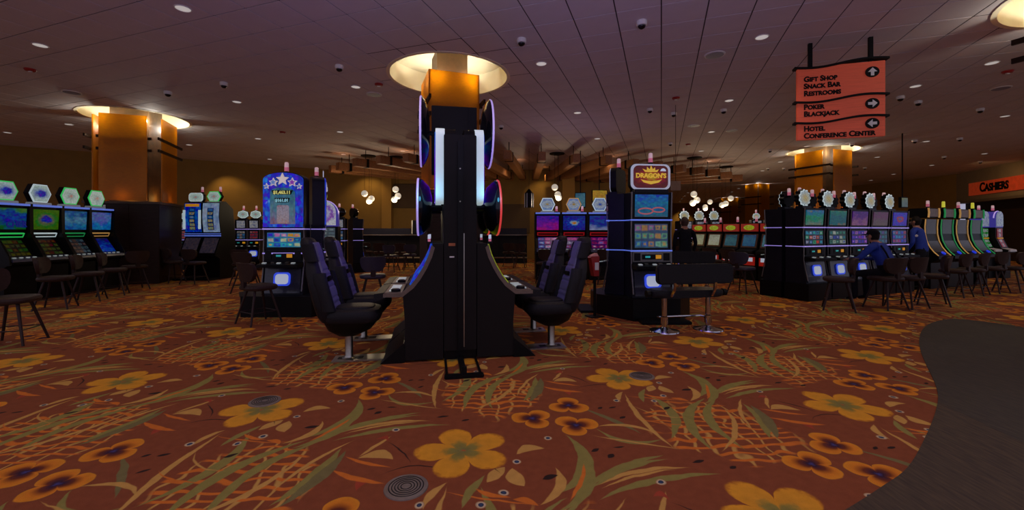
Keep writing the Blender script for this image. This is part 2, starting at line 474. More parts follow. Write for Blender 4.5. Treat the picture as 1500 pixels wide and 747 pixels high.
    def lines(coord, wobble, pitch, amp, thick):
        c = M('DIVIDE', M('MULTIPLY_ADD', wobble, amp, coord), pitch)
        return M('MULTIPLY', M('SUBTRACT', thick, M('ABSOLUTE', M('SUBTRACT', M('FRACT', c), 0.5))), 14.0, clamp=True)
    d1 = M('ADD', M('MULTIPLY', px_, 0.93), M('MULTIPLY', py_, 0.36))
    d2 = M('SUBTRACT', M('MULTIPLY', py_, 0.93), M('MULTIPLY', px_, 0.36))
    over(M('MULTIPLY', lines(d1, wsep.outputs[0], 0.118, 0.20, 0.12), zone), T)
    over(M('MULTIPLY', lines(d2, wsep.outputs[1], 0.088, 0.18, 0.19), zone), O)
    # blades, leaves
    for p0, p1, p2, w, c in (
        ((400, 150), (590, 220), (770, 305), .020, G2), ((480, 262), (690, 350), (900, 325), .022, G),
        ((485, 262), (660, 250), (860, 300), .018, T), ((445, 308), (720, 352), (1030, 398), .010, T),
        ((780, 62), (965, 225), (925, 335), .034, G), ((660, 62), (745, 200), (965, 398), .020, T),
        ((310, 303), (432, 470), (240, 672), .042, G), ((330, 700), (400, 600), (425, 470), .016, O),
        ((415, 628), (620, 505), (895, 423), .024, G), ((470, 618), (720, 522), (1055, 500), .018, T),
        ((500, 695), (820, 578), (1240, 538), .024, G), ((1112, -10), (1185, 60), (1120, 125), .030, G),
        ((1130, 90), (1035, 215), (1185, 408), .034, G), ((1205, 88), (1165, 240), (1390, 408), .030, G),
        ((1228, 140), (1310, 300), (1215, 408), .018, T), ((1345, 120), (1440, 200), (1505, 330), .030, G),
        ((1195, 78), (1290, 22), (1450, -4), .018, G), ((1235, 72), (1350, 38), (1500, 22), .012, T),
        ((250, 498), (290, 590), (150, 722), .026, T), ((0, 680), (90, 690), (150, 725), .02, O),
        ((1345, 90), (1350, 210), (1420, 290), .014, T), ((700, 130), (860, 190), (1040, 205), .008, T),
        ((700, 200), (880, 240), (1040, 245), .008, O), ((640, 75), (850, 95), (1060, 105), .008, O)):
        blade(p0, p1, p2, w, c, k3)
    for p0, p1, p2, w, c in (                                  # leaves near the big flower
        ((22, 420), (90, 385), (195, 388), .034, T), ((5, 500), (20, 560), (75, 605), .040, T),
        ((-145, 585), (-75, 520), (-45, 495), .034, T), ((-140, 420), (-110, 500), (-60, 540), .006, K)):
        blade(p0, p1, p2, w, c, k3)
    for p0, p1, p2, w, c in (
        ((595, 445), (700, 415), (808, 452), .040, T), ((595, 440), (680, 385), (800, 310), .014, T),
        ((755, 345), (850, 400), (905, 485), .007, K), ((690, 560), (850, 490), (1160, 545), .007, K),
        ((590, 640), (640, 570), (705, 575), .028, (150, 62, 40)), ((700, 335), (730, 315), (770, 345), .022, (150, 62, 40)),
        ((440, 510), (600, 570), (760, 590), .020, O), ((520, 430), (640, 470), (800, 500), .014, O),
        ((985, 745), (1020, 660), (1125, 585), .020, T), ((1200, 745), (1240, 660), (1345, 540), .022, G),
        ((1280, 615), (1380, 660), (1500, 670), .016, O), ((110, 740), (330, 590), (530, 395), .034, G2)):
        blade(p0, p1, p2, w, c, k2)
    for (x, y, dx, dy, w) in ((490, 395, 26, 16, .016), (628, 378, 40, 3, .010), (578, 428, 14, 24, .018), (222, 555, 48, 20, .020), (645, 205, 18, 14, .014),
                              (590, 148, 24, 8, .014), (905, 150, 18, 16, .016), (1085, 460, 40, 14, .014), (1290, 495, 22, 14, .014), (515, 150, 14, 10, .014)):
        blade((x - dx, y + dy * .6), (x, y), (x + dx, y - dy * .6), w, K, k3)
    # pansies
    for p, ph in (((330, 135), 0.4), ((120, 210), 1.3), ((375, 250), 2.2)):
        rad, ray = polar(p, k3, 1.5, ph, 0.165)
        over(M('MULTIPLY', M('SUBTRACT', 1.0, rad), 22.0, clamp=True),
             ramp(rad, [(0.0, (70, 66, 120)), (0.16, (52, 30, 48)), (0.42, (104, 48, 26)), (0.7, (198, 116, 30)), (1.0, (204, 132, 34))]))
    # big five petal flower
    rad, ray = polar((678, 660), lambda x, y: (x, y), 2.5, 0.5, 0.315)
    nf = nd(nt, 'ShaderNodeTexNoise'); nf.inputs['Scale'].default_value = 24.0; L(cb.outputs[0], nf.inputs['Vector'])
    rj = M('MULTIPLY_ADD', M('SUBTRACT', nf.outputs['Fac'], 0.5), 0.25, rad)
    over(M('MULTIPLY', M('SUBTRACT', 1.0, rad), 18.0, clamp=True),
         ramp(rj, [(0.0, (170, 84, 40)), (0.07, (116, 110, 60)), (0.30, (134, 118, 50)), (0.46, (196, 136, 38)), (0.88, (206, 142, 36)), (1.0, (150, 84, 30))]))
    # ringed dots
    for p in ((210, 328), (610, 107), (27, 462), (875, 585), (885, 78), (828, 107)):
        rad, ray = polar(p, k3, 0.0, 0.0, 0.030)
        over(M('MULTIPLY', M('SUBTRACT', 1.0, rad), 12.0, clamp=True), ramp(rad, [(0.0, (54, 70, 96)), (0.45, (44, 52, 70)), (0.6, (196, 176, 140)), (1.0, (150, 110, 60))]))
    # yarn
    yn = nd(nt, 'ShaderNodeTexNoise'); yn.inputs['Scale'].default_value = 260.0; yn.inputs['Detail'].default_value = 2; L(geo.outputs['Position'], yn.inputs['Vector'])
    yn2 = nd(nt, 'ShaderNodeTexNoise'); yn2.inputs['Scale'].default_value = 18.0; yn2.inputs['Detail'].default_value = 3; L(geo.outputs['Position'], yn2.inputs['Vector'])
    k = M('MULTIPLY', M('MULTIPLY_ADD', yn.outputs['Fac'], 0.6, 0.70), M('MULTIPLY_ADD', yn2.outputs['Fac'], 0.4, 0.80))
    vm = nd(nt, 'ShaderNodeVectorMath', operation='SCALE'); L(cur[0], vm.inputs[0]); L(k, vm.inputs['Scale'])
    L(vm.outputs[0], b.inputs['Base Color'])
    bp = nd(nt, 'ShaderNodeBump'); bp.inputs['Strength'].default_value = 0.35; bp.inputs['Distance'].default_value = 0.004
    L(yn.outputs['Fac'], bp.inputs['Height']); L(bp.outputs[0], b.inputs['Normal'])
    return m
CARPET = carpet_material()
fl = box('floor', (-34, 28, -6, 50, -0.1, 0.0), CARPET)
tag(fl, 'rust red carpet with gold flowers, olive blades and orange lattice', None, kind='structure')

def stripe_material(name, c0, c1, ang):
    m = bpy.data.materials.new(name); m.use_nodes = True
    nt = m.node_tree; b = nt.nodes['Principled BSDF']; b.inputs['Roughness'].default_value = 0.9
    geo = nd(nt, 'ShaderNodeNewGeometry'); mp = nd(nt, 'ShaderNodeMapping'); mp.inputs['Rotation'].default_value = (0, 0, ang); mp.inputs['Scale'].default_value = (60, 7, 1)
    n = nd(nt, 'ShaderNodeTexNoise'); n.inputs['Scale'].default_value = 1.0; n.inputs['Detail'].default_value = 4
    r = nd(nt, 'ShaderNodeValToRGB'); r.color_ramp.elements[0].color = srgb(c0); r.color_ramp.elements[1].color = srgb(c1)
    r.color_ramp.elements[0].position = 0.3; r.color_ramp.elements[1].position = 0.7
    nt.links.new(geo.outputs['Position'], mp.inputs['Vector']); nt.links.new(mp.outputs[0], n.inputs['Vector'])
    nt.links.new(n.outputs['Fac'], r.inputs['Fac']); nt.links.new(r.outputs['Color'], b.inputs['Base Color'])
    return m
edge = [(1150, 800), (1240, 747), (1290, 715), (1330, 685), (1355, 642), (1370, 605), (1374, 580), (1368, 558), (1357, 535), (1348, 512), (1347, 494), (1355, 479), (1376, 470), (1410, 468), (1500, 480), (1640, 505)]
def smooth_pts(P, k=5):
    out = []
    for i in range(len(P) - 1):
        p0, p1, p2, p3 = (Vector(P[max(0, min(len(P) - 1, j))]) for j in (i - 1, i, i + 1, i + 2))
        for t in range(k):
            t /= k
            out.append(tuple(0.5 * ((2 * p1) + (p2 - p0) * t + (2 * p0 - 5 * p1 + 4 * p2 - p3) * t * t + (3 * p1 - p0 - 3 * p2 + p3) * t ** 3)))
    out.append(P[-1]); return out
E_ = smooth_pts([gnd(*p) for p in edge])
split = min(range(len(E_)), key=lambda i: (Vector(E_[i]) - Vector(gnd(1373, 588))).length)
far_pt = gnd(1640, 718)
up = E_[split:] + [(14, 4.2), far_pt]
lo = E_[:split + 1] + [far_pt, (9, 0.2), (2.0, 0.2)]
o = part('floor_path', lambda: MB().prism(up, -0.02, 0.006, 'z'), stripe_material('grey_brown_loop_carpet', (40, 33, 23), (64, 54, 38), 0.5), smooth=False)
tag(o, 'plain dark grey-brown walkway carpet with curved edge', None, kind='structure')
o = part('floor_path', lambda: MB().prism(lo, -0.02, 0.0055, 'z'), stripe_material('brown_loop_carpet', (46, 35, 21), (74, 58, 36), -0.5), smooth=False)
tag(o, 'lighter brown ribbed walkway carpet at the lower right corner', None, kind='structure')

# ---------------------------------------------------------------- columns on plan (room grid)
def plan(v, u): return tuple(v * VX + u * UX)
COLUMNS = dict(C=plan(-4.03, 7.68), L=plan(-13.64, 7.66), R=plan(5.90, 19.6), E=plan(5.62, 7.62), F1=plan(5.95, 31.8), F2=plan(5.95, 43.8))
COVE_R = 1.17
coves = [COLUMNS[k] for k in ('C', 'L', 'R', 'E')]

# ---------------------------------------------------------------- ceiling: lay-in tiles over a dark grid
TILE = mat('ceiling_tile', (206, 196, 196), 0.75, var=0.05, vs=2.0, bump=0.12, bs=120)
GRID = mat('ceiling_grid_gap', (70, 60, 58), 0.8)
S_ = 0.61; PHU = 0.12
def in_room(x, y):
    if y < -4 or y > 47.5 or x > 26: return False
    if abs(x) > 1.42 * max(y, 0) + 5: return False
    if x < 6.3 and y > 22: return False
    if x < -9 and y > 21.4 + (x + 9.5) * 0.685 + 0.6: return False
    return True
cells = []
for i in range(-90, 60):
    for j in range(-20, 90):
        c = (i + .5) * S_ * VX + ((j + .5) * S_ + PHU) * UX
        if not in_room(c.x, c.y): continue
        cells.append((i, j, c))
gap = 0.009; TH = 0.010
def tile_pts(i, j, g):
    v0, v1, u0, u1 = i * S_ + g, (i + 1) * S_ - g, j * S_ + PHU + g, (j + 1) * S_ + PHU - g
    return [tuple(v * VX + u * UX) for v, u in ((v0, u0), (v1, u0), (v1, u1), (v0, u1))]
def cove_state(c):
    for q in coves:
        d = math.hypot(c.x - q[0], c.y - q[1])
        if d < COVE_R - 0.45: return 2
        if d < COVE_R + 0.46: return 1
    return 0
def tray(mb, P, z, th):
    mb.add([(x, y, z) for x, y in P] + [(x, y, z + th) for x, y in P], [(0, 3, 2, 1), (0, 1, 5, 4), (1, 2, 6, 5), (2, 3, 7, 6), (3, 0, 4, 7), (4, 5, 6, 7)])
back = MB(); rest = MB(); whole = []
for i, j, c in cells:
    st = cove_state(c)
    if st == 2: continue
    if st == 0:
        P = tile_pts(i, j, 0.0)
        back.add([(x, y, CEIL + TH) for x, y in P], [(0, 3, 2, 1)])
        d = c.y
        vis = False; area = 0
        if d > 1.0:
            px, py = CX + F * c.x / d, HZ - F * (CEIL - CAMH) / d
            vis = -15 < px < 1515 and py > -15
            area = F * F * S_ * S_ * (CEIL - CAMH) / d ** 3
        whole.append((area if vis else 0, i, j, c))
    else:
        n = 20
        for a in range(n):
            for b_ in range(n):
                q0 = ((i + a / n) * S_, (j + b_ / n) * S_ + PHU); q1 = ((i + (a + 1) / n) * S_, (j + (b_ + 1) / n) * S_ + PHU)
                m_ = ((q0[0] + q1[0]) / 2 * VX + (q0[1] + q1[1]) / 2 * UX)
                if min(math.hypot(m_.x - q[0], m_.y - q[1]) for q in coves) < COVE_R + 0.012: continue
                P = [tuple(v * VX + u * UX) for v, u in ((q0[0], q0[1]), (q1[0], q0[1]), (q1[0], q1[1]), (q0[0], q1[1]))]
                back.add([(x, y, CEIL + TH) for x, y in P], [(0, 3, 2, 1)])
                g0 = [gap if a == 0 else 0, gap if a == n - 1 else 0, gap if b_ == 0 else 0, gap if b_ == n - 1 else 0]
                P = [tuple(v * VX + u * UX) for v, u in ((q0[0] + g0[0], q0[1] + g0[2]), (q1[0] - g0[1], q0[1] + g0[2]), (q1[0] - g0[1], q1[1] - g0[3]), (q0[0] + g0[0], q1[1] - g0[3]))]
                rest.add([(x, y, CEIL) for x, y in P], [(0, 3, 2, 1)])
ceil = part('ceiling', lambda: back, GRID, smooth=False)
tag(ceil, 'suspended ceiling of square lay-in tiles', None, kind='structure')
whole.sort(key=lambda t: -t[0])
tl = MB(); P = [(gap, gap), (S_ - gap, gap), (S_ - gap, S_ - gap), (gap, S_ - gap)]
tray(tl, P, 0, TH - 0.001)
trz = math.atan2(VX.y, VX.x)
for k, (ar, i, j, c) in enumerate(whole):
    if k < 300 and ar > 0:
        p = i * S_ * VX + (j * S_ + PHU) * UX
        part('tile', lambda: tl, TILE, ceil, key='ceiling_tile_mesh', smooth=False, loc=(p.x, p.y, CEIL), rot=(0, 0, trz))
    else:
        tray(rest, tile_pts(i, j, gap), CEIL, TH - 0.001)
o = part('tile_field', lambda: rest, TILE, ceil, smooth=False)
o['kind'] = 'stuff'

# ---------------------------------------------------------------- walls
def wall(name, pts, z0, z1, m, label, th=0.25):
    mb = MB()
    for (a, b_) in zip(pts, pts[1:]):
        A_, B_ = Vector(a), Vector(b_); d = (B_ - A_).normalized(); n = Vector((-d.y, d.x)) * th
        q = [A_, B_, B_ + n, A_ + n]
        mb.add([(p.x, p.y, z0) for p in q] + [(p.x, p.y, z1) for p in q], [(0, 3, 2, 1), (4, 5, 6, 7), (0, 1, 5, 4), (1, 2, 6, 5), (2, 3, 7, 6), (3, 0, 4, 7)])
    o = part(name, lambda: mb, m, smooth=False)
    return tag(o, label, None, kind='structure')
wall('wall_left', [(-31, 6.9), (-9.5, 21.4)], 0, CEIL, WALLTAN, 'tan plaster wall on the left running towards the back')
wall('wall_back', [(-9.5, 21.5), (6.2, 21.5)], 0, CEIL, WALLTAN, 'tan plaster back wall behind the bar')
wall('wall_return', [(6.2, 21.5), (6.2, 47)], 0, CEIL, WALLTAN, 'side wall of the far gaming room')
wall('wall_far', [(6.2, 47), (22.2, 47)], 0, CEIL, WALLTAN, 'far tan wall beyond the copper pillars')
wall('wall_right', [(22.0, 47), (23.4, 28.2), (24.2, 23.2)], 0, CEIL, WALLTAN, 'dim tan wall on the right behind the slots')
wall('wall_cashier', [(24.2, 23.2), (22.2, 18.2), (21.0, 14.2)], 2.95, CEIL, WALLGREY, 'grey-beige fascia wall above the cashier windows')
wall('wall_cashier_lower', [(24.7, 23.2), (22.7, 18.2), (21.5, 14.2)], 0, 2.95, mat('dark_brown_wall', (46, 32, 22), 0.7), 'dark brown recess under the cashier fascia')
wall('trim_1', [(24.12, 23.2), (22.12, 18.2), (20.92, 14.2)], 2.87, 2.99, TAUPE, 'soffit edge under the cashier fascia', th=0.5)
# darker wall fields and a bronze panel at the back
box('wall_panel', (at(576, 21.4), at(618, 21.4), 21.36, 21.5, 2.55, 3.75), mat('brown_wall_panel', (74, 52, 28), 0.8), None)
tag(bpy.context.scene.objects['wall_panel'], 'dark brown recessed panel on the back wall left of the tower', 'wall panel', kind='structure')
box('wall_niche', (at(706, 21.4), at(776, 21.4), 21.34, 21.5, 1.3, 2.75), mat('brown_wall_niche', (82, 60, 34), 0.8), None)
tag(bpy.context.scene.objects['wall_niche'], 'flat brown field on the back wall right of the tower', 'wall panel', kind='structure')
def pilaster(px0, px1, d, label):
    o = box('pilaster', (at(px0, d), at(px1, d), d, d + 0.5, 0, CEIL), mat('tan_pilaster', (158, 116, 48), 0.85, var=0.05), None)
    tag(o, label, 'pilaster', kind='structure')
pilaster(559, 573, 21.1, 'tan pilaster on the back wall beside the globe pendants')
pilaster(824, 842, 19.9, 'tan square pillar rising behind the fan of beams')

# ---------------------------------------------------------------- copper clad columns
def column(key, label, rz=math.radians(20), full=True, zb=2.16, zt=4.42, base=True, pw=1.0, cs=0.42, en=76.0, off=0.72):
    x, y = COLUMNS[key]
    r = thing('copper_column', label, 'column', (x, y), rz, kind='structure')
    top = CEIL + (0.42 if full else 0)
    box('core', (-cs, cs, -cs, cs, 0, top), CORE, r, key='core%s' % cs + str(full))
    if base:
        h = off + 0.06
        box('base', (-h, h, -h, h, 0, zb - 0.06), WOODBASE, r, bevel=0.01)
        box('base_cap', (-h - .03, h + .03, -h - .03, h + .03, zb - 0.06, zb), mat('bronze_cap', (70, 48, 30), 0.35, 0.5), r)
        for sx in (-0.5, 0.1):
            box('base_batten', (sx * h, sx * h + 0.05, -h - 0.012, -h + .01, 0.05, zb - 0.1), STEEL if sx < 0 else WOODBASE, r)
    for k in range(4):
        a = k * PI / 2
        p = part('copper_panel', lambda: MB().box(-pw / 2, pw / 2, -off - 0.03, -off, zb + 0.03, zt), COPPER, r, key='cpanel%s%s%s%s' % (pw, zb, zt, off), rot=(0, 0, a))
        for zz in (zb + (zt - zb) * 0.60, zb + (zt - zb) * 0.74):
            y0 = -off - 0.07 if k % 2 else -off + 0.02
            part('bracket_bar', lambda: MB().box(-pw / 2 - (.30 if k % 2 else .08), pw / 2 + (.30 if k % 2 else .08), y0, y0 + 0.04, zz - 0.035, zz + 0.035), mat('bronze_bar', (46, 32, 22), 0.4, 0.6), r, key='cbar%s%.2f%s%d' % (pw, zz, off, k % 2), rot=(0, 0, a))
        light('column_uplight', 'POINT', (math.cos(a + .785) * (cs + off) * .66, math.sin(a + .785) * (cs + off) * .66, zt - 0.10), en / 4, (1.0, 0.96, 0.84), size=0.03, parent=r)
        light('panel_glow', 'POINT', (math.sin(a) * (cs + off) * .5, -math.cos(a) * (cs + off) * .5, zb + 0.12), 2.2, (1.0, 0.5, 0.12), size=0.03, parent=r)
    if full:
        seg = 64
        def cove():
            mb = MB(); R = COVE_R
            mb.loft([[(q * math.cos(2 * PI * i / seg), q * math.sin(2 * PI * i / seg), z) for i in range(seg)] for q, z in
                     ((R + 0.055, CEIL - 0.002), (R + 0.055, CEIL - 0.010), (R - 0.01, CEIL - 0.010), (R - 0.01, CEIL + 0.42))], cap=False)
            mb.add([(R * math.cos(2 * PI * i / seg), R * math.sin(2 * PI * i / seg), CEIL + 0.42) for i in range(seg)], [tuple(range(seg))])
            return mb
        part('cove', cove, CREAM, r, key='cove', label='cream round ceiling recess glowing with light')
    return r
column('C', 'copper clad pillar with glowing round ceiling cove behind the tall gaming tower', pw=.97, cs=.30, off=.46)
column('L', 'copper clad pillar on a dark walnut base at the left bank of slots')
column('R', 'copper clad pillar behind the bank of scalloped-topper slots')
column('E', 'copper clad pillar cut by the right edge of the picture', base=False, zb=2.62)
column('F1', 'distant copper pillar left of the scalloped-topper slots', full=False, zt=4.46, zb=1.2, base=False, en=14, pw=0.9, cs=0.36, off=.5)
column('F2', 'most distant copper pillar beside the globe pendants', full=False, zt=4.46, zb=1.2, base=False, en=14, pw=0.9, cs=0.36, off=.5)
# warm wall washers on the back walls
def wash(px, d, z, e, back=1.0, spread=1.2):
    light('wall_washer', 'SPOT', (at(px, d), d - back, z), e, (1.0, 0.70, 0.28), rot=(math.radians(28), 0, 0), size=0.05, spot=spread, blend=0.7)
wash(332, 18.7, 4.3, 70, 0.5, 1.5); wash(540, 21.4, 4.3, 60, 0.9, 1.9); wash(795, 21.4, 4.3, 45, 0.9, 1.6)
for px in (1000, 1050, 1085, 1135): wash(px, 46.8, 4.2, 160, 1.2, 1.4)
light('cashier_cove', 'SPOT', (20.5, 19.0, 4.3), 60, (1.0, 0.62, 0.26), rot=(0, math.radians(-50), 0.3), size=0.1, spot=2.2, blend=1.0)

# ================================================================ CEILING FITTINGS
LANDMARKS = {'the red direction sign': (1232, 145), 'the central cove': (658, 112), 'the left copper pillar': (200, 200), 'the cashiers sign': (1465, 272), 'the right beam fan': (1000, 255),
             'the left beam fan': (550, 245), 'the right copper pillar': (1205, 235), 'the top left corner': (0, 0), 'the top right corner': (1500, 0)}
RANK = ['closest to'] + [o + ' closest to' for o in ORD[1:]]
def ranked(pts, what):
    """one label per pixel position: its rank by distance from the nearest landmark"""
    near = [min(LANDMARKS, key=lambda n: math.dist(LANDMARKS[n], p)) for p in pts]
    out = [None] * len(pts)
    for n in set(near):
        ids = sorted([i for i in range(len(pts)) if near[i] == n], key=lambda i: math.dist(LANDMARKS[n], pts[i]))
        for k, i in enumerate(ids):
            out[i] = '%s, %s %s' % (what, RANK[k], n) if k < len(RANK) else '%s, number %d from %s' % (what, k + 1, n)
    return out
DOWN = [(268, 12), (59, 66), (347, 149), (101, 182), (11, 194), (378, 203), (277, 212), (315, 237), (395, 233), (498, 193), (521, 127), (503, 226), (590, 221),
        (793, 93), (846, 165), (875, 203), (892, 228), (755, 234), (1116, 54), (1068, 147), (1042, 193), (1027, 221), (1039, 236), (1341, 126), (1453, 92),
        (1472, 170), (1357, 207), (1285, 230), (1365, 242), (1442, 225), (1182, 214), (1143, 237), (1117, 250), (1309, 255), (1276, 264),
        (1008, 282), (1003, 287), (999, 291), (996, 295), (1082, 276), (1072, 281), (1048, 292), (1144, 284)]
for (px, py), lab in zip(DOWN, ranked(DOWN, 'glowing recessed downlight')):
    x, y = cl(px, py)
    t = thing('downlight', lab, 'downlight', (x, y, CEIL), group='recessed ceiling downlights')
    part('trim_ring', lambda: MB().tube([(0.098 * math.cos(2 * PI * i / 24), 0.098 * math.sin(2 * PI * i / 24), -0.004) for i in range(24)], 0.009, 6, closed=True), OFFWHITE, t, key='dl_ring')
    part('lamp_face', lambda: MB().lathe([(0.09, -0.002), (0.09, -0.006), (0.05, -0.009)], 24), LAMPWHITE, t, key='dl_face')
    light('downlight_beam', 'SPOT', (0, 0, -0.03), 70, (1.0, 0.76, 0.56), size=0.09, spot=2.05, blend=0.9, parent=t)
# lamps of the same kind behind and beside the camera, over the part of the hall the picture does not show
for x, y in ((-6.5, 2.4), (-3.6, 1.2), (0.2, 0.6), (3.8, 1.4), (7.2, 2.6), (-1.6, 4.2), (2.2, 3.9)):
    light('downlight_beam', 'SPOT', (x, y, CEIL - 0.03), 70, (1.0, 0.76, 0.56), size=0.09, spot=2.05, blend=0.9)

CAMS = [(940, 31), (764, 57), (497, 96), (328, 121), (246, 134), (734, 184), (952, 159), (987, 165), (982, 209), (1060, 160), (1319, 141), (1345, 148), (1436, 159), (1340, 205),
        (1406, 202), (1248, 210), (1128, 219), (1148, 246), (1125, 246), (576, 250), (1436, 236), (1383, 229), (1267, 245)]
SMOKED = mat('smoked_dome', (16, 14, 20), 0.12, coat=0.5)
for (px, py), lab in zip(CAMS, ranked(CAMS, 'white dome security camera')):
    x, y = cl(px, py)
    t = thing('dome_camera', lab, 'security camera', (x, y, CEIL), group='ceiling dome cameras')
    part('housing', lambda: MB().lathe([(0.075, 0), (0.078, -0.03), (0.074, -0.062), (0.06, -0.07)], 18), OFFWHITE, t, key='cam_house')
    part('lens_dome', lambda: MB().lathe([(0.058, -0.068)] + [(0.058 * math.cos(a), -0.068 - 0.05 * math.sin(a)) for a in (0.3, 0.6, 0.9, 1.2, 1.45)], 18), SMOKED, t, key='cam_dome')
STROBES = [(44, 101), (555, 123), (990, 143), (414, 193), (1476, 104), (1008, 211)]
for (px, py), lab in zip(STROBES, ranked(STROBES, 'red ceiling fire strobe')):
    x, y = cl(px, py)
    t = thing('fire_strobe', lab, 'fire alarm', (x, y, CEIL), group='red ceiling strobes')
    part('body', lambda: MB().lathe([(0.085, 0), (0.085, -0.02), (0.07, -0.04), (0.03, -0.045)], 20), REDPLASTIC, t, key='strobe_b')
    part('lens', lambda: MB().box(-0.03, 0.03, -0.015, 0.015, -0.06, -0.04), OFFWHITE, t, key='strobe_l')
SPK = [(105, 135), (548, 138), (1047, 80), (1016, 184), (1072, 191), (1466, 129)]
GRILLE = mat('grey_blue_grille', (132, 132, 150), 0.5, var=0.3, vs=160)
for (px, py), lab in zip(SPK, ranked(SPK, 'round flush grey ceiling speaker')):
    x, y = cl(px, py)
    t = thing('ceiling_speaker', lab, 'speaker', (x, y, CEIL), group='round ceiling speakers')
    part('rim', lambda: MB().lathe([(0.17, 0), (0.17, -0.012), (0.15, -0.016)], 28), OFFWHITE, t, key='spk_r')
    part('grille', lambda: MB().lathe([(0.148, -0.012), (0.145, -0.018), (0.06, -0.021)], 28), GRILLE, t, key='spk_g')

# ---------------------------------------------------------------- fan of hanging wooden beams
FC = Vector((1.2, 26.0))
BE = [(483, 247), (494, 243), (519, 237), (554, 233), (594, 230), (640, 227), (690, 226), (743, 226), (794, 228), (845, 231), (892, 233), (932, 238), (968, 241), (1003, 246), (1031, 249), (1054, 252), (1072, 256), (1088, 260)]
IRON = mat('black_iron', (22, 20, 20), 0.5, 0.4)
for k, (px, py) in enumerate(BE):
    x, y = cl(px, py, 3.98)
    p = Vector((x, y)); d = FC - p; ln = min(d.length - 5.2, 6.2); d.normalize()
    if y + d.y * ln > 21.3 and x < 6.4: ln = (21.3 - y) / d.y
    t = thing('ceiling_beam', 'hanging wooden beam, %s from the left end of the fan' % ORD[k] if k < 9 else 'hanging wooden beam, %s from the right end of the fan' % ORD[len(BE) - 1 - k], 'beam', (x, y, 3.82), math.atan2(d.y, d.x), group='fan of hanging wooden beams')
    box('timber', (0, ln, -0.13, 0.13, 0, 0.30), BEAMWOOD, t, bevel=0.012)
    for q in (0.5, ln - 0.6):
        part('hanger_rod', lambda: MB().tube([(0, 0, 0.30), (0, 0, CEIL - 3.82)], 0.014, 6), IRON, t, key='rod', loc=(q, 0, 0))
        part('hanger_strap', lambda: MB().box(-0.05, 0.05, -0.145, 0.145, -0.012, 0.315), IRON, t, key='strap', loc=(q, 0, 0))
# ---------------------------------------------------------------- globe pendants
PEND = [(((536, 284), (544, 291), (539, 294)), 17.5, 'cluster of three lit globe pendants left of the tan pilaster'),
        (((581, 278), (583, 287), (576, 292)), 17.8, 'cluster of three lit globe pendants right of the tan pilaster'),
        (((812, 275), (817, 285), (819, 289)), 17.0, 'cluster of three lit globe pendants above the hexagon-topped slots'),
        (((1014, 285), (1021, 293), (1017, 297)), 18.0, 'cluster of three lit globe pendants nearest the dragon machine'),
        (((1038, 296), (1033, 303), (1035, 305)), 22.5, 'small cluster of three lit globe pendants in the middle of the right group'),
        (((1068, 291), (1063, 298), (1060, 300)), 20.5, 'cluster of three lit globe pendants against the distant copper pillar')]
for gl, d, lab in PEND:
    cxp = sum(g[0] for g in gl) / 3
    x = at(cxp, d)
    t = thing('globe_pendant', lab, 'pendant lamp', (x, d, 0), group='clusters of globe pendants')
    part('canopy', lambda: MB().lathe([(0.30, CEIL - 0.002), (0.30, CEIL - 0.04), (0.26, CEIL - 0.05)], 24), IRON, t, key='pend_canopy')
    for k, (px, py) in enumerate(gl):
        gx, gy, gz = at(px, d) - x, (k - 1) * 0.16, zat(py, d)
        r = 0.13
        g = part('globe', lambda: MB().lathe([(r * math.sin(PI * i / 12) + 1e-4, -r * math.cos(PI * i / 12)) for i in range(13)], 20), GLOBE, t, key='globe', loc=(gx, gy, gz))
        part('cord', lambda: MB().tube([(gx, gy, gz + r), (gx, gy, CEIL - 0.04)], 0.006, 5), IRON, t)
    light('globe_light', 'POINT', (0, 0, zat(gl[1][1], d) - 0.3), 40, (1.0, 0.78, 0.5), size=0.15, parent=t)
# black lantern
x, d = at(775, 16.0), 16.0
t = thing('lantern_pendant', 'black six-sided lantern pendant hanging left of the globe cluster', 'pendant lamp', (x, d, 0))
z0, z1 = zat(304, d), zat(277, d)
part('lantern_body', lambda: MB().loft([[(r * math.cos(2 * PI * i / 6), r * math.sin(2 * PI * i / 6), z) for i in range(6)] for r, z in ((0.15, z0), (0.16, z0 + 0.03), (0.16, z1 - 0.16), (0.03, z1))]), IRON, t, smooth=False)
for i in range(6):
    part('lantern_rib', lambda: MB().tube([(0.163 * math.cos(2 * PI * i / 6), 0.163 * math.sin(2 * PI * i / 6), z) for z in (z0, z1 - 0.16)], 0.01, 5), STEEL, t)
part('cord', lambda: MB().tube([(0, 0, z1), (0, 0, CEIL)], 0.006, 5), IRON, t)

# ---------------------------------------------------------------- hanging direction sign
xl, yl = at(1168, 7.10), 7.10
xr, yr = at(1297, 6.76), 6.76
sw = math.hypot(xr - xl, yr - yl); srz = math.atan2(yr - yl, xr - xl)
zt, zb = 4.13, 2.90
t = thing('hanging_sign', 'hanging red direction sign with arrows for shops, gaming and hotel', 'sign', (xl, yl, 0), srz)
box('panel', (0, sw, 0, 0.07, zb, zt - 0.03), SIGNRED, t, bevel=0.004)
def wave(z, amp=0.03):
    return [(-0.045 + (sw + 0.09) * i / 16, 0.0, z + (0.03 * (i / 16 - 0.5)) + amp * math.sin(2 * PI * (i / 16) + PI)) for i in range(17)]
for z in (zt - 0.015, 3.545, 3.20):
    part('wavy_bar', lambda: MB().loft([[(x, -0.03, zz - 0.016), (x, 0.1, zz - 0.016), (x, 0.1, zz + 0.016), (x, -0.03, zz + 0.016)] for x, _, zz in wave(z)]), INK, t)
for xx in (0.16 * sw, 0.85 * sw):
    box('hanger_post', (xx - 0.028, xx + 0.028, 0.01, 0.06, zt - 0.05, CEIL), INK, t)
tx = 0.075 * sw
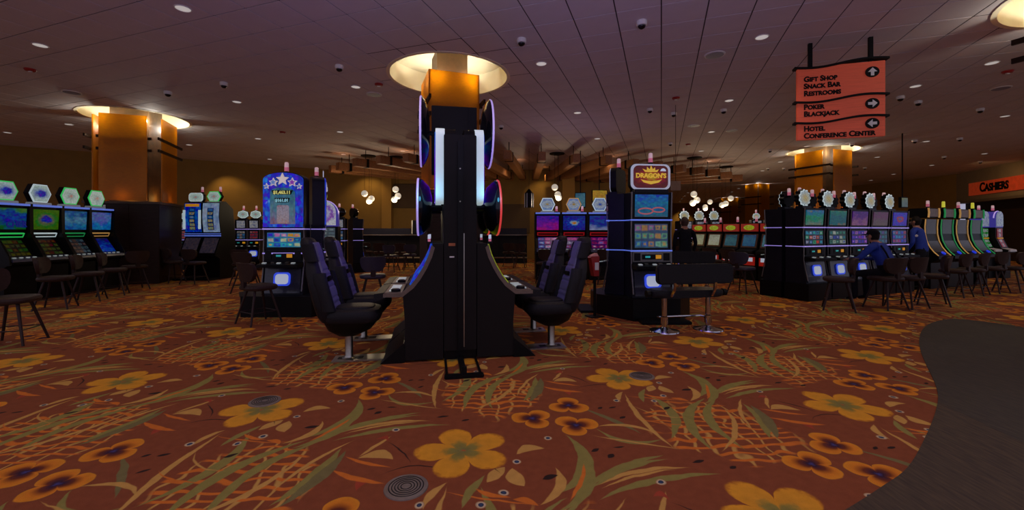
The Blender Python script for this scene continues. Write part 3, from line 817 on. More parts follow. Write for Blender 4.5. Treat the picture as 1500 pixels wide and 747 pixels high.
for body, z, s in (('Gift Shop', 3.86, 0.128), ('Snack Bar', 3.745, 0.128), ('Restrooms', 3.625, 0.128), ('Poker', 3.40, 0.128), ('Blackjack', 3.285, 0.128), ('Hotel', 3.04, 0.128), ('Conference Center', 2.922, 0.130)):
    text('lettering', body, INK, t, (tx, -0.002, z), s * .93, caps=True, offset=0.005, extrude=0.006, sx=.95)
def arrow(a):
    P = [(-0.022, -0.06), (0.022, -0.06), (0.022, 0.0), (0.062, 0.0), (0, 0.066), (-0.062, 0.0), (-0.022, 0.0)]
    return [(x * math.cos(a) - z * math.sin(a), x * math.sin(a) + z * math.cos(a)) for x, z in P]
for z, a in ((3.93, 0), (3.425, -PI / 2), (3.108, PI / 2)):
    o = part('arrow_disc', lambda: MB().prism(ellipse(0.095, 0.085), -0.012, 0.0, 'y'), INK, t, loc=(0.855 * sw, 0, z))
    part('arrow', lambda: MB().prism(arrow(a), -0.018, -0.01, 'y'), OFFWHITE, o, smooth=False)
# cashiers sign on the fascia
A_, B_ = Vector((24.2, 23.2)), Vector((22.2, 18.2))
cd = (B_ - A_).normalized()
cp = A_ + cd * 1.2
crz = math.atan2(cd.y, cd.x)
nrm = Vector((cd.y, -cd.x)) * 0.06
t = thing('cashiers_sign', 'backlit red sign lettered cashiers on the right wall', 'sign', (cp.x + nrm.x, cp.y + nrm.y, 0), crz)
box('panel', (0, 5.2, 0.0, 0.06, 3.22, 3.86), mat('red_sign_lit', (190, 62, 30), 0.5, var=0.2, vs=6, emit=(200, 70, 34), es=0.16), t)
text('lettering', 'Cashiers', INK, t, (0.9, -0.012, 3.36), 0.62, caps=True, offset=0.02, extrude=0.01, sx=0.9)

# ================================================================ SLOT MACHINES
def plate(x0, x1, a, b, th):
    """flat plate from (y,z)=a up to b, th thick towards the back"""
    d = Vector((b[0] - a[0], b[1] - a[1])).normalized(); n = (d[1] * th, -d[0] * th)
    return MB().prism([a, b, (b[0] + n[0], b[1] + n[1]), (a[0] + n[0], a[1] + n[1])], x0, x1, 'x')
def candle(r, z, x=0.0, y=0.2, lens=None, s=1.0):
    c = part('candle_lamp', lambda: MB().lathe([(0.04, 0), (0.04, 0.035), (0.03, 0.045)], 12), DARK, r, key='candle_base', loc=(x, y, z), label='signal candle lamp on top')
    part('lens', lambda: MB().lathe([(0.032, 0.042), (0.034, 0.05), (0.034, 0.11)], 12), lens or CANDLEP, c, key='candle_low')
    part('lens', lambda: MB().lathe([(0.032, 0.112), (0.033, 0.12), (0.031, 0.185), (0.02, 0.195)], 12), CANDLE if lens is None else lens, c, key='candle_high')
def hexpts(w, h):
    return [(-w / 2, 0), (-w * 0.3, -h / 2), (w * 0.3, -h / 2), (w / 2, 0), (w * 0.3, h / 2), (-w * 0.3, h / 2)]
def scallop(r, n=11, a=0.09):
    return [(r * (1 + a * math.cos(n * t)) * math.cos(t), r * (1 + a * math.cos(n * t)) * math.sin(t)) for t in (2 * PI * i / (n * 6) for i in range(n * 6))]
def ring_of(pts, k):
    return [(x * k, z * k) for x, z in pts]
def topper(kind, r, z, face, rim, w=0.36, h=0.30, y=0.30):
    """a lit sign on a foot; its back is dark"""
    shapes = dict(hex=hexpts(w, h), round=scallop(w / 2), rect=rrect(w, h, 0.09), fan=[(-w / 2, -h * .2), (-w * .15, -h / 2), (w * .15, -h / 2), (w / 2, -h * .2), (w * .42, h * .3), (w * .15, h * .42), (0, h * .5), (-w * .15, h * .42), (-w * .42, h * .3)],
                  ball=ellipse(w / 2, h / 2))
    S = shapes[kind]; zc = z + h / 2 + 0.05
    t = part('topper', lambda: MB().prism(S, 0.0, 0.10, 'y'), DARK, r, key=('tp', kind, w, h), loc=(0, y, zc), label='lit sign topper' if kind != 'ball' else 'round black topper')
    if kind == 'ball':
        part('topper_bulge', lambda: MB().loft([[(x * k, yy, q * k) for x, q in S] for k, yy in ((1, 0), (0.8, -0.07), (0.4, -0.11))]), mat('gloss_black', (10, 10, 12), 0.1, coat=0.6), t, key=('tpb', w))
    else:
        part('topper_rim', lambda: MB().prism(ring_of(S, 0.985), -0.012, 0.0, 'y'), rim, t, key=('tpr', kind, w, h))
        part('topper_face', lambda: MB().prism(ring_of(S, 0.86), -0.022, -0.010, 'y'), face, t, key=('tpf', kind, w, h))
    box('topper_foot', (-w * 0.42, w * 0.42, y - 0.06, y + 0.10, z, z + 0.055), NAVY if kind != 'hex' else rim_foot(), r, key=('tpft', w, y, z), bevel=0.01)
    return t
def rim_foot(): return mat('pale_lit_foot', (190, 200, 190), 0.4, emit=(150, 160, 160), es=0.12, var=0)

def k_cabinet(label, loc, rz, upm, lom, top, ztop=2.0, s1=1.56, s2=1.18, depth=0.72, base_h=0.34, group=None, w=0.66, star=False, dragon=False, buttons=5):
    """upright two screen cabinet with light strips; front faces local -Y"""
    r = thing('slot_machine', label, 'slot machine', loc, rz, group)
    hw = w / 2
    if base_h > 0:
        box('base', (-hw - .03, hw + .03, -0.01, depth + .01, 0, 0.34), BLACK, r, key=('kbase', w, depth), bevel=0.008)
    ys = 0.12
    body = [(0.05, .34), (0.11, .80), (0.13, 1.07), (ys + .02, s2), (ys + 0.015, s1), (ys - .02, ztop), (depth, ztop), (depth, .34)]
    part('cabinet', lambda: MB().prism(body, -hw, hw, 'x'), NAVY, r, key=('kbody', w, ztop, s1, depth), smooth=False)
    bp = part('belly_panel', lambda: plate(-hw + .04, hw - .04, (0.035, .37), (0.092, .79), 0.02), mat('belly_smoke', (44, 44, 60), 0.25, coat=0.4), r, key=('kbelly', w))
    part('logo_rim', lambda: MB().prism(rrect(0.27, 0.22, 0.06), -0.012, 0.0, 'y'), LOGORIM, bp, key='klogorim', loc=(0, 0.052, 0.60), rot=(-0.13, 0, 0))
    part('logo_light', lambda: MB().prism(rrect(0.21, 0.165, 0.05), -0.018, -0.008, 'y'), LOGO, bp, key='klogo', loc=(0, 0.052, 0.60), rot=(-0.13, 0, 0), label='glowing white rounded panel')
    dk = part('button_deck', lambda: MB().prism([(-0.13, .80), (-0.13, .845), (0.13, .885), (0.13, .79)], -hw, hw, 'x'), DARK, r, key=('kdeck', w), bevel=0.008)
    for i in range(buttons):
        x = -hw + .09 + i * (w - .2) / (buttons - 1)
        part('button', lambda: MB().box(-.028, .028, -.022, .022, 0, 0.014), BUTTON if i % 2 == 0 else STEEL, dk, key='kbtn', loc=(x, -.04 + .05 * (i % 2), .862 + .0077 * (i % 2)), rot=(0.15, 0, 0))
    bl = box('bill_panel', (-hw + .02, hw - .02, 0.085, 0.14, .90, 1.06), GREYTRIM if dragon else DARK, r, key=('kbill', w), bevel=0.006)
    box('speaker_grille', (-hw + .04, -hw + .14, 0.075, 0.09, .92, 1.04), BLACK, bl, key=('kspl', w))
    box('speaker_grille', (hw - .14, hw - .04, 0.075, 0.09, .92, 1.04), BLACK, bl, key=('kspr', w))
    box('display', (-.16, .16, 0.077, 0.09, .94, 1.02), BLACK, bl, key='kdisp')
    box('display_lamp', (-.11, -.03, 0.072, 0.08, .965, .995), CYAND, bl, key='kd1')
    box('display_lamp', (.06, .15, 0.072, 0.08, .95, 1.01), AMBER, bl, key='kd2')
    part('lower_screen_bezel', lambda: plate(-hw + .012, hw - .012, (0.112, 1.085), (0.116, s1 - .02), 0.03), BLACK, r, key=('klsb', w, s1))
    part('lower_screen', lambda: plate(-hw + .06, hw - .06, (0.102, 1.12), (0.106, s1 - .06), 0.02), lom, r, key=('kls', w, s1))
    if not star:
        part('upper_screen_bezel', lambda: plate(-hw + .012, hw - .012, (0.112, s1 + .02), (0.09, ztop - .01), 0.03), BLACK, r, key=('kusb', w, s1, ztop))
        part('upper_screen', lambda: plate(-hw + .06, hw - .06, (0.102, s1 + .05), (0.08, ztop - .04), 0.02), upm, r, key=('kus', w, s1, ztop))
    for sx in (-1, 1):
        part('edge_trim', lambda: MB().tube([(0, 0.02, .40), (0, 0.10, .80), (0, 0.10, s2 - .1), (0, 0.115, (s1 + s2) / 2), (0, 0.10, s1), (0, .08, ztop)], 0.011, 6), GREYTRIM, r, key=('kedge', s1, ztop), loc=(sx * (hw - .004), 0, 0))
    for z in (s1, s2 - .13 if not dragon else 1.075):
        part('light_strip', lambda: MB().box(-hw - .006, hw + .006, 0.082, 0.12, -.011, .011).box(-hw - .006, -hw + .004, 0.12, depth, -.008, .008).box(hw - .004, hw + .006, 0.12, depth, -.008, .008), STRIPB if dragon else STRIPV, r, key=('kstrip', w, depth), loc=(0, 0, z))
    return r

def hex_cabinet(label, loc, rz, upm, lom, topm, rim, barm, group=None, w=0.60, tk='hex'):
    """slant front cabinet with an upper screen and a hexagon topper"""
    r = thing('slot_machine', label, 'slot machine', loc, rz, group); hw = w / 2
    body = [(0.0, 0), (0.0, .70), (-0.10, .76), (-0.10, .84), (0.02, .88), (0.26, 1.24), (0.20, 1.36), (0.17, 1.90), (0.70, 1.90), (0.70, 0)]
    part('cabinet', lambda: MB().prism(body, -hw, hw, 'x'), BLACK, r, key=('hbody', w), smooth=False)
    for sx in (-1, 1):
        part('side_wing', lambda: MB().prism([(-0.13, .74), (-0.11, .90), (0.12, 1.34), (0.13, 1.93), (0.30, 1.93), (0.32, 1.2), (0.1, .74)], -.018, .018, 'x'), BLACK, r, key='hwing', loc=(sx * (hw + .012), 0, 0), smooth=False)
    part('lower_screen', lambda: plate(-hw + .07, hw - .07, (0.022, .905), (0.225, 1.215), 0.01), lom, r, key=('hls', w))
    bar = part('marquee_bar', lambda: plate(-hw + .05, hw - .05, (0.205, 1.26), (0.17, 1.345), 0.03), barm, r, key=('hbar', w))
    part('bar_face', lambda: plate(-hw + .08, hw - .08, (0.192, 1.283), (0.174, 1.322), 0.02), BLACK, bar, key=('hbarf', w))
    part('upper_screen', lambda: plate(-hw + .035, hw - .035, (0.17, 1.42), (0.148, 1.83), 0.03), upm, r, key=('hus', w))
    part('light_strip', lambda: MB().box(-hw, hw, 0.12, 0.17, 1.885, 1.925), STRIPB, r, key=('hstrip', w))
    dk = part('button_deck', lambda: MB().prism([(-0.14, .80), (-0.13, .85), (0.03, .895), (0.03, .82)], -hw + .02, hw - .02, 'x'), mat('steel_blue_deck', (70, 72, 96), 0.3), r, key=('hdeck', w))
    for i in range(4):
        part('button', lambda: MB().lathe([(.03, 0), (.03, .014), (.02, .018)], 10), BUTTON, dk, key='hbtn', loc=(-hw + .12 + i * .125, -.055, .868))
    topper(tk, r, 1.925, topm, rim, 0.46, 0.38, 0.28)
    candle(r, 1.93, hw - .06, 0.5)
    if abs(rz) < .1: light('bank_ceiling_fill', 'POINT', (0, .5, 2.36), 4.5, (0.60, 0.42, 1.0), size=.12, parent=r)  # violet lamp added to tint the ceiling, not a lamp of the machine
    return r

def neon_cabinet(label, loc, rz, scr, neon, lens, group=None, w=0.60):
    """tall curved single display machine edged with light tubes"""
    r = thing('slot_machine', label, 'slot machine', loc, rz, group); hw = w / 2
    curve = [(-0.10, .80), (-0.02, .88), (0.06, 1.0), (0.12, 1.15), (0.15, 1.32), (0.155, 1.5), (0.14, 1.68)]
    part('cabinet', lambda: MB().prism([(0.03, 0), (0.03, .62), (-0.12, .72), (-0.12, .79)] + curve + [(0.62, 1.68), (0.62, 0)], -hw + .03, hw - .03, 'x'), BLACK, r, key=('nbody', w), smooth=False)
    def sc(i0, i1, inset):
        mb = MB(); P = curve[i0:i1 + 1]
        return mb.loft([[(-hw + inset, y - .012, z), (hw - inset, y - .012, z), (hw - inset, y + .004, z), (-hw + inset, y + .004, z)] for y, z in P])
    part('lower_screen', lambda: sc(1, 3, .09), scr, r, key=('nls', w))
    part('upper_screen', lambda: sc(4, 6, .09), scr, r, key=('nus', w))
    for sx in (-1, 1):
        part('light_tube', lambda: MB().tube([(0, y - .015, z) for y, z in curve], 0.012, 6), neon, r, key='ntube', loc=(sx * (hw - .03), 0, 0))
    hd = box('header_box', (-hw + .06, hw - .06, 0.10, 0.5, 1.72, 1.95), DARK, r, key=('nhead', w), bevel=0.02)
    part('header_face', lambda: MB().box(-hw + .10, hw - .10, 0.088, 0.11, 1.74, 1.93), mat('dim_header_art', (90, 70, 60), 0.4, emit=(120, 92, 70), es=0.10, vs=20, var=.3), hd, key=('nhf', w))
    for sx in (-1, 1):
        part('header_tube', lambda: MB().tube([(0, .09, 1.72), (0, .08, 1.84), (0, .09, 1.95)], 0.02, 6), neon, hd, key='nht', loc=(sx * (hw - .07), 0, 0))
    part('spin_button', lambda: MB().lathe([(.05, 0), (.05, .02), (.03, .03)], 12), mat('blue_button', (40, 70, 255), 0.3, emit=(40, 70, 255), es=0.4, var=0), r, key='nbtn', loc=(.08, -.05, .85), rot=(0.7, 0, 0))
    candle(r, 1.95, 0.10, 0.25, lens)
    return r

def slant_cabinet(label, loc, rz, scr, group=None, w=0.56):
    """low slant machine with red sign and lit belly glass"""
    r = thing('slot_machine', label, 'slot machine', loc, rz, group); hw = w / 2
    part('cabinet', lambda: MB().prism([(0.0, 0), (0.02, .68), (-.10, .74), (-.10, .82), (0.04, .88), (0.15, 1.32), (0.12, 1.36), (0.12, 1.62), (0.6, 1.62), (0.6, 0)], -hw, hw, 'x'), BLACK, r, key=('sbody', w), smooth=False)
    part('screen_frame', lambda: plate(-hw + .03, hw - .03, (0.045, .92), (0.135, 1.31), 0.02), mat('bronze_frame', (120, 90, 70), 0.3, 0.6), r, key=('sframe', w))
    part('screen', lambda: plate(-hw + .085, hw - .085, (0.035, .96), (0.117, 1.28), 0.02), scr, r, key=('sscr', w))
    sg = part('top_sign', lambda: MB().box(-hw + .01, hw - .01, 0.08, 0.13, 1.38, 1.60), mat('red_sign_glass', (190, 40, 30), 0.3, emit=(200, 46, 34), es=0.16, var=0), r, key=('ssign', w))
    part('sign_emblem', lambda: MB().prism(ellipse(.17, .075, 0, 1.49), .068, .082, 'y'), picture('lime_emblem', 'noise', [(200, 90, 40), (190, 210, 70), (240, 240, 190)], 0.26, sc=5), sg, key='semb')
    bl = part('belly_glass', lambda: plate(-hw + .04, hw - .04, (-.015, .42), (-.005, .66), 0.02), mat('red_belly_glass', (200, 40, 30), 0.3, emit=(210, 46, 34), es=0.17, var=0), r, key=('sbelly', w))
    part('belly_light', lambda: plate(-hw + .10, hw - .10, (-.026, .53), (-.02, .64), 0.02), LOGO, bl, key=('sbl', w))
    part('button_deck', lambda: MB().prism([(-.13, .77), (-.12, .83), (.05, .885), (.05, .80)], -hw + .02, hw - .02, 'x'), DARK, r, key=('sdeck', w))
    candle(r, 1.62, 0.1, 0.25)
    return r

def arch_cabinet(label, loc, rz, face, scr, group=None, w=0.62, zt=2.2, crown=True):
    """machine with a round-headed lit sign over a screen"""
    r = thing('slot_machine', label, 'slot machine', loc, rz, group); hw = w / 2
    part('cabinet', lambda: MB().prism([(0, 0), (0, .70), (-.1, .76), (-.1, .84), (.04, .88), (.16, 1.2), (.16, 1.5), (.65, 1.5), (.65, 0)], -hw, hw, 'x'), BLACK, r, key=('abody', w), smooth=False)
    def arch(k, zz0):
        P = [(-hw * k, zz0), (hw * k, zz0)]; zc = zt - hw * k
        return P + [(hw * k * math.cos(PI * i / 14), zc + hw * k * math.sin(PI * i / 14)) for i in range(15)]
    sg = part('arch_sign', lambda: MB().prism(arch(1.0, 1.5), .16, .42, 'y'), mat('violet_arch_rim', (60, 50, 140), 0.3, emit=(90, 80, 220), es=0.2, var=0), r, key=('aarch', w, zt))
    part('arch_face', lambda: MB().prism(arch(.86, 1.53), .14, .165, 'y'), face, sg, key=('aface', w, zt))
    part('screen', lambda: plate(-hw + .06, hw - .06, (.145, 1.2), (.148, 1.47), .02), scr, r, key=('ascr', w))
    part('lower_screen', lambda: plate(-hw + .08, hw - .08, (.045, .92), (.14, 1.16), .02), scr, r, key=('alscr', w))
    part('display', lambda: MB().box(-.12, .12, .12, .16, 1.165, 1.195), AMBER, r, key='adisp')
    part('button_deck', lambda: MB().prism([(-.14, .79), (-.13, .85), (.05, .89), (.05, .80)], -hw + .02, hw - .02, 'x'), OFFWHITE, r, key=('adeck', w))
    if crown:
        part('crown_light', lambda: MB().tube([(hw * 1.03 * math.cos(PI * i / 14), .2, zt - hw + hw * 1.03 * math.sin(PI * i / 14)) for i in range(15)], .016, 6), NEONP, r, key=('acrown', w, zt))
    candle(r, zt - .01, 0, .3)
    return r

# ---------------------------------------------------------------- art
BLUE_SCENE = picture('blue_river_art', 'scene', [(150, 90, 110), (80, 120, 150), (60, 140, 190), (40, 110, 210), (30, 90, 200)], 0.26, seed=2, sc=4)
PASTEL_REELS = picture('pastel_reels', 'reels', [(70, 90, 120), (120, 170, 140), (170, 120, 170), (190, 150, 110), (90, 130, 190), (140, 190, 170)], 0.28, (5, 3), 1.0)
DRAGON_ART = picture('red_gold_art', 'blob', [(230, 190, 60), (214, 160, 40), (190, 60, 26), (150, 34, 22), (110, 24, 26)], 0.30, seed=5, sc=6)
STAR_REELS = picture('star_reels', 'reels', [(90, 150, 190), (60, 90, 230), (230, 150, 210), (220, 230, 190), (90, 200, 210), (240, 180, 90), (40, 60, 160)], 0.30, (5, 3), 3.0)
BEACH = picture('beach_jackpot_art', 'scene', [(200, 90, 60), (160, 150, 190), (120, 170, 190), (90, 150, 180), (50, 90, 180)], 0.22, seed=9, sc=4)
BLUE_SIGN = picture('blue_streak_art', 'noise', [(14, 18, 130), (24, 36, 200), (50, 90, 245), (170, 205, 255)], 0.36, seed=3, sc=5)
HEXW = picture('white_hex_art', 'blob', [(210, 160, 150), (170, 190, 190), (200, 220, 210), (210, 228, 222)], 0.30, seed=4, sc=5)
HEXB = picture('blue_hex_art', 'blob', [(40, 50, 200), (60, 60, 190), (170, 190, 210), (200, 220, 215)], 0.30, seed=6, sc=4)

# ---------------------------------------------------------------- left bank
LB = [('green jungle screen lettered at the picture edge', picture('jungle_art_edge', 'scene', [(30, 90, 40), (40, 110, 60), (30, 50, 190), (70, 130, 80), (120, 150, 60)], 0.27, seed=11, sc=3), HEXB, NEONG, NEONG, 0.0),
      ('blue parrot on green screen and striped bar', picture('parrot_art', 'blob', [(20, 30, 200), (30, 50, 190), (110, 110, 90), (60, 130, 60), (80, 120, 50)], 0.27, seed=14, sc=4), HEXB, NEONW, NEONW, 0.0),
      ('pale blue portrait screen and green topper rim', picture('portrait_art', 'scene', [(30, 60, 130), (60, 110, 170), (110, 150, 180), (50, 90, 150), (100, 140, 170)], 0.30, seed=17, sc=3), HEXW, NEONG, NEONGD, 0.0),
      ('blue screen with pink dots nearest the copper pillar', picture('blue_dot_art', 'scene', [(40, 80, 150), (70, 130, 190), (120, 130, 190), (60, 110, 180)], 0.32, seed=20, sc=3), HEXW, NEONG, NEONO, 0.0)]
LOWS = [picture('olive_reels', 'reels', [(30, 30, 18), (110, 110, 40), (120, 60, 36), (60, 110, 50), (90, 90, 60)], 0.12, (5, 4), 5.0),
        picture('brown_reels', 'reels', [(26, 26, 18), (120, 90, 50), (80, 120, 60), (120, 50, 50), (100, 110, 60)], 0.12, (5, 4), 8.0),
        picture('grey_blue_reels', 'reels', [(24, 34, 50), (110, 130, 140), (80, 110, 130), (120, 90, 80)], 0.13, (5, 4), 2.0),
        picture('bright_blue_noise', 'scene', [(20, 40, 120), (40, 90, 230), (60, 60, 150), (40, 40, 60)], 0.2, seed=8, sc=3)]
for k, (lab, up_, tp, rim, bar, _) in enumerate(LB):
    r = hex_cabinet('slot machine with %s, left bank' % lab, (-9.45 - .062 * k, 8.20 + .66 * k), math.radians(95), up_, LOWS[k], tp, rim, bar, 'left bank of hexagon-topped slots')
    if k == 0: text('screen_lettering', 'CHER', mat('blue_lettering', (20, 30, 140), 0.5, emit=(30, 40, 200), es=0.15, var=0), r, (-.12, 0.148, 1.47), 0.15, offset=0.004)
# ---------------------------------------------------------------- hexagon-topped bank behind the right racing chairs
CB = [('purple pink dune screen', picture('purple_art', 'scene', [(200, 120, 90), (190, 70, 150), (130, 40, 190), (70, 40, 190), (60, 60, 210)], 0.26, seed=21, sc=3)),
      ('blue screen with orange fish emblem', picture('fish_art', 'blob', [(240, 150, 60), (160, 190, 220), (40, 70, 200), (30, 50, 190), (24, 40, 170)], 0.26, seed=23, sc=5)),
      ('blue and white stadium screen', picture('stadium_art', 'scene', [(190, 200, 220), (170, 180, 220), (60, 80, 180), (30, 50, 180), (40, 60, 190)], 0.24, seed=25, sc=2))]
RBAR = mat('red_lit_bar', (190, 30, 34), 0.3, emit=(200, 30, 40), es=0.22, var=0)
for k, (lab, up_) in enumerate(CB):
    hex_cabinet('slot machine with %s behind the racing chairs' % lab, (at(803 + 39.3 * k, 12.1), 12.1), 0.0, up_, picture('pink_reels%d' % k, 'reels', [(70, 40, 110), (210, 110, 170), (120, 150, 220), (200, 190, 220), (170, 60, 110)], 0.26, (3, 3), 4.0 + k),
                picture('emblem_white%d' % k, 'blob', [(190, 160, 90) if k != 2 else (40, 70, 190), (170, 180, 200), (190, 200, 214), (150, 170, 220)], 0.30, seed=30 + k, sc=5), NEONW if k != 1 else NEONO, RBAR, 'middle bank of hexagon-topped slots', w=0.70)
# ---------------------------------------------------------------- bank of five with scalloped toppers
e5 = Vector((0.923, 0.386)); p5 = Vector((6.14, 8.50))
RB = [('green stage curtain screen', [(190, 150, 110), (110, 150, 140), (50, 160, 120), (40, 130, 190), (190, 170, 60)], [(20, 40, 60), (60, 160, 200), (200, 190, 220), (230, 120, 80), (60, 200, 140)]),
      ('teal banner screen', [(190, 130, 80), (40, 120, 130), (30, 110, 130), (40, 140, 120), (200, 80, 80)], [(20, 60, 60), (50, 140, 120), (60, 80, 200), (190, 200, 190)]),
      ('purple portrait screen', [(190, 140, 160), (150, 100, 150), (90, 50, 140), (70, 40, 120)], [(50, 20, 90), (150, 60, 210), (210, 150, 220), (80, 60, 220)]),
      ('dull plum and green screen', [(120, 110, 90), (110, 90, 100), (110, 60, 100), (60, 90, 50)], [(20, 50, 70), (50, 130, 150), (100, 90, 150)]),
      ('royal blue screen with red emblem', [(60, 110, 200), (190, 90, 70), (40, 40, 220), (30, 40, 210)], [(20, 60, 130), (60, 150, 210), (200, 80, 90), (60, 90, 220)])]
SCAL = picture('pale_gold_art', 'blob', [(214, 190, 140), (220, 206, 170), (214, 214, 196), (200, 214, 220)], 0.27, seed=33, sc=4)
for k, (lab, c1, c2) in enumerate(RB):
    p = p5 + e5 * 0.752 * k
    r = k_cabinet('scalloped-topper slot machine with %s, %s of five from the left' % (lab, ORD[k]), (p.x, p.y), math.radians(22.7),
                  picture('bank_up%d' % k, 'scene' if k != 4 else 'blob', c1, 0.24, seed=40 + k, sc=4), picture('bank_lo%d' % k, 'reels', c2, 0.24, (5, 3), 11.0 + k), None, ztop=1.85, s1=1.46, s2=1.21, depth=.47, group='bank of five scalloped-topper slots')
    topper('round', r, 1.85, SCAL, NEONW, 0.34, 0.34, 0.30)
    candle(r, 2.10, 0.03, 0.42)
    # machines back to back behind them
    q = p + Vector((-e5.y, e5.x)) * 1.02
    if k < 5:
        r2 = k_cabinet('slot machine seen from behind, %s from the left behind the scalloped bank' % ORD[k], (q.x, q.y), math.radians(202.7), SCAL, SCAL, None, ztop=1.85, s1=1.46, s2=1.21, depth=.47, group='back row of scalloped-topper slots')
        topper('round', r2, 1.85, SCAL, NEONW, 0.34, 0.34, 0.30)
        candle(r2, 2.10, 0.03, 0.42)
# ---------------------------------------------------------------- green and amber neon machines on the right
en = Vector((0.927, 0.375)); pn = Vector(((1375 - 750) / 624 * 10.3, 10.3))
NSCR = picture('grey_green_art', 'noise', [(40, 60, 50), (70, 100, 84), (110, 120, 110)], 0.07, seed=50, sc=8)
NSCR2 = picture('grey_brown_art', 'noise', [(60, 50, 46), (96, 88, 80), (120, 110, 104)], 0.07, seed=51, sc=8)
for k in range(4):
    p = pn + en * (0.71 * k)
    neon_cabinet('curved slot machine edged in %s light, %s' % (('amber', 'green')[k % 2], ('beside the player in blue', 'second in its row', 'third in its row', 'next to the round-headed slots')[k]), (p.x, p.y), math.radians(22), NSCR2 if k % 2 == 0 else NSCR, NEONO if k % 2 == 0 else NEONGD, CANDLEY if k % 2 else None, 'row of curved light-edged slots')
for k, (px, c) in enumerate(((1454, 'green framed reel window'), (1475, 'white and red reel window'))):
    d = 12.6
    r = arch_cabinet('round-headed slot machine with %s at the right edge' % c, (at(px, d), d), math.radians(20), picture('arch_art%d' % k, 'noise', [(110, 60, 170), (160, 170, 200), (200, 206, 220), (90, 160, 170)], 0.26, seed=60 + k, sc=6),
                     picture('arch_scr%d' % k, 'reels', [(40, 150, 50) if k == 0 else (150, 60, 70), (60, 200, 80) if k == 0 else (220, 220, 230), (180, 60, 50), (200, 200, 210)], 0.22, (3, 2), 2.0 + k), 'round-headed slots', zt=1.98, w=0.40)
# ---------------------------------------------------------------- low red-signed slants beyond the bench
for k in range(5):
    slant_cabinet('low slot machine with red lime-emblem sign, %s from the scalloped bank' % ORD[k], (6.95 - .23 * k, 11.6 + .577 * k), math.radians(-68),
                  picture('slant_scr%d' % k, 'scene', ([(60, 90, 110), (110, 150, 160), (60, 80, 130)], [(50, 80, 120), (90, 130, 160), (70, 80, 120)], [(60, 90, 110), (90, 130, 140), (50, 70, 100)], [(190, 190, 150), (210, 210, 190), (160, 160, 140)], [(190, 180, 140), (200, 200, 170), (150, 150, 130)])[k], 0.24, seed=70 + k, sc=4), 'row of low red-signed slots')
# ---------------------------------------------------------------- distant machines
def far_k(px, d, rz, lab, tk, grp, w=0.66, face=None, zt=1.85, tw=0.42, depth=.6):
    r = k_cabinet(lab, (at(px, d), d), rz, picture('far_up%d' % (px % 3), 'noise', [(60, 70, 120), (170, 170, 180), (210, 200, 180)], 0.26, seed=80 + px % 3, sc=4), picture('far_lo%d' % (px % 4), 'reels', [(50, 60, 80), (170, 160, 150), (90, 130, 170), (170, 80, 80)], 0.22, (3, 3), px % 4), None, ztop=zt, s1=1.46, s2=1.21, group=grp, w=w, buttons=3, depth=depth)
    topper(tk, r, zt, face or SCAL, NEONW, tw, tw * .8, .3)
    candle(r, zt + (tw * .8 if tk != 'ball' else tw * .7) + .02, 0, .36)
for k, px in enumerate((1008, 1030, 1052)):
    far_k(px, 19.0, math.radians(10), 'distant slot machine under a starburst sign, %s from the dragon machine' % ORD[k], 'round', 'distant starburst slots', tw=0.46, w=.56)
for k, px in enumerate((1110, 1131)):
    far_k(px, 17.2, math.radians(-20), 'distant slot machine before the far copper pillar, %s from the scalloped bank' % ORD[1 - k], 'round', 'distant slots before the copper pillar', tw=0.26, w=.42)
for k, px in enumerate((244, 266)):
    far_k(px, 15.2, math.radians(8), 'distant slot machine between the left pillar and tall pair, %s from the pillar' % ORD[k], 'rect', 'distant slots beside the left pillar', tw=0.34, w=.46, zt=1.75)
for k, px in enumerate((351, 370)):
    far_k(px, 15.0, math.radians(12), 'distant slot machine with fan-shaped topper, %s star carousel' % ('farther from the', 'nearer to the')[k], 'fan', 'distant fan-topped slots', tw=0.36, w=.38, face=HEXW, zt=1.8)
for k, (px, d, rz) in enumerate(((493, 13.6, 0.15), (532, 14.6, 2.3))):
    far_k(px, d, rz, 'slot machine with round black topper, %s' % ('screen side showing', 'dark side showing next to the bar')[k], 'ball', 'black ball-topped slots', tw=0.40, w=.46, face=None, zt=1.8, depth=.44)
arch_cabinet('slot machine with white prize wheel under a lilac arch', (at(473, 10.2), 10.2), math.radians(14), picture('wheel_art', 'blob', [(120, 60, 170), (200, 200, 220), (160, 110, 200), (214, 214, 224)], 0.34, seed=90, sc=7), picture('pale_reels', 'reels', [(90, 100, 110), (170, 180, 180), (120, 140, 150)], 0.22, (3, 3), 6.0), zt=2.12)
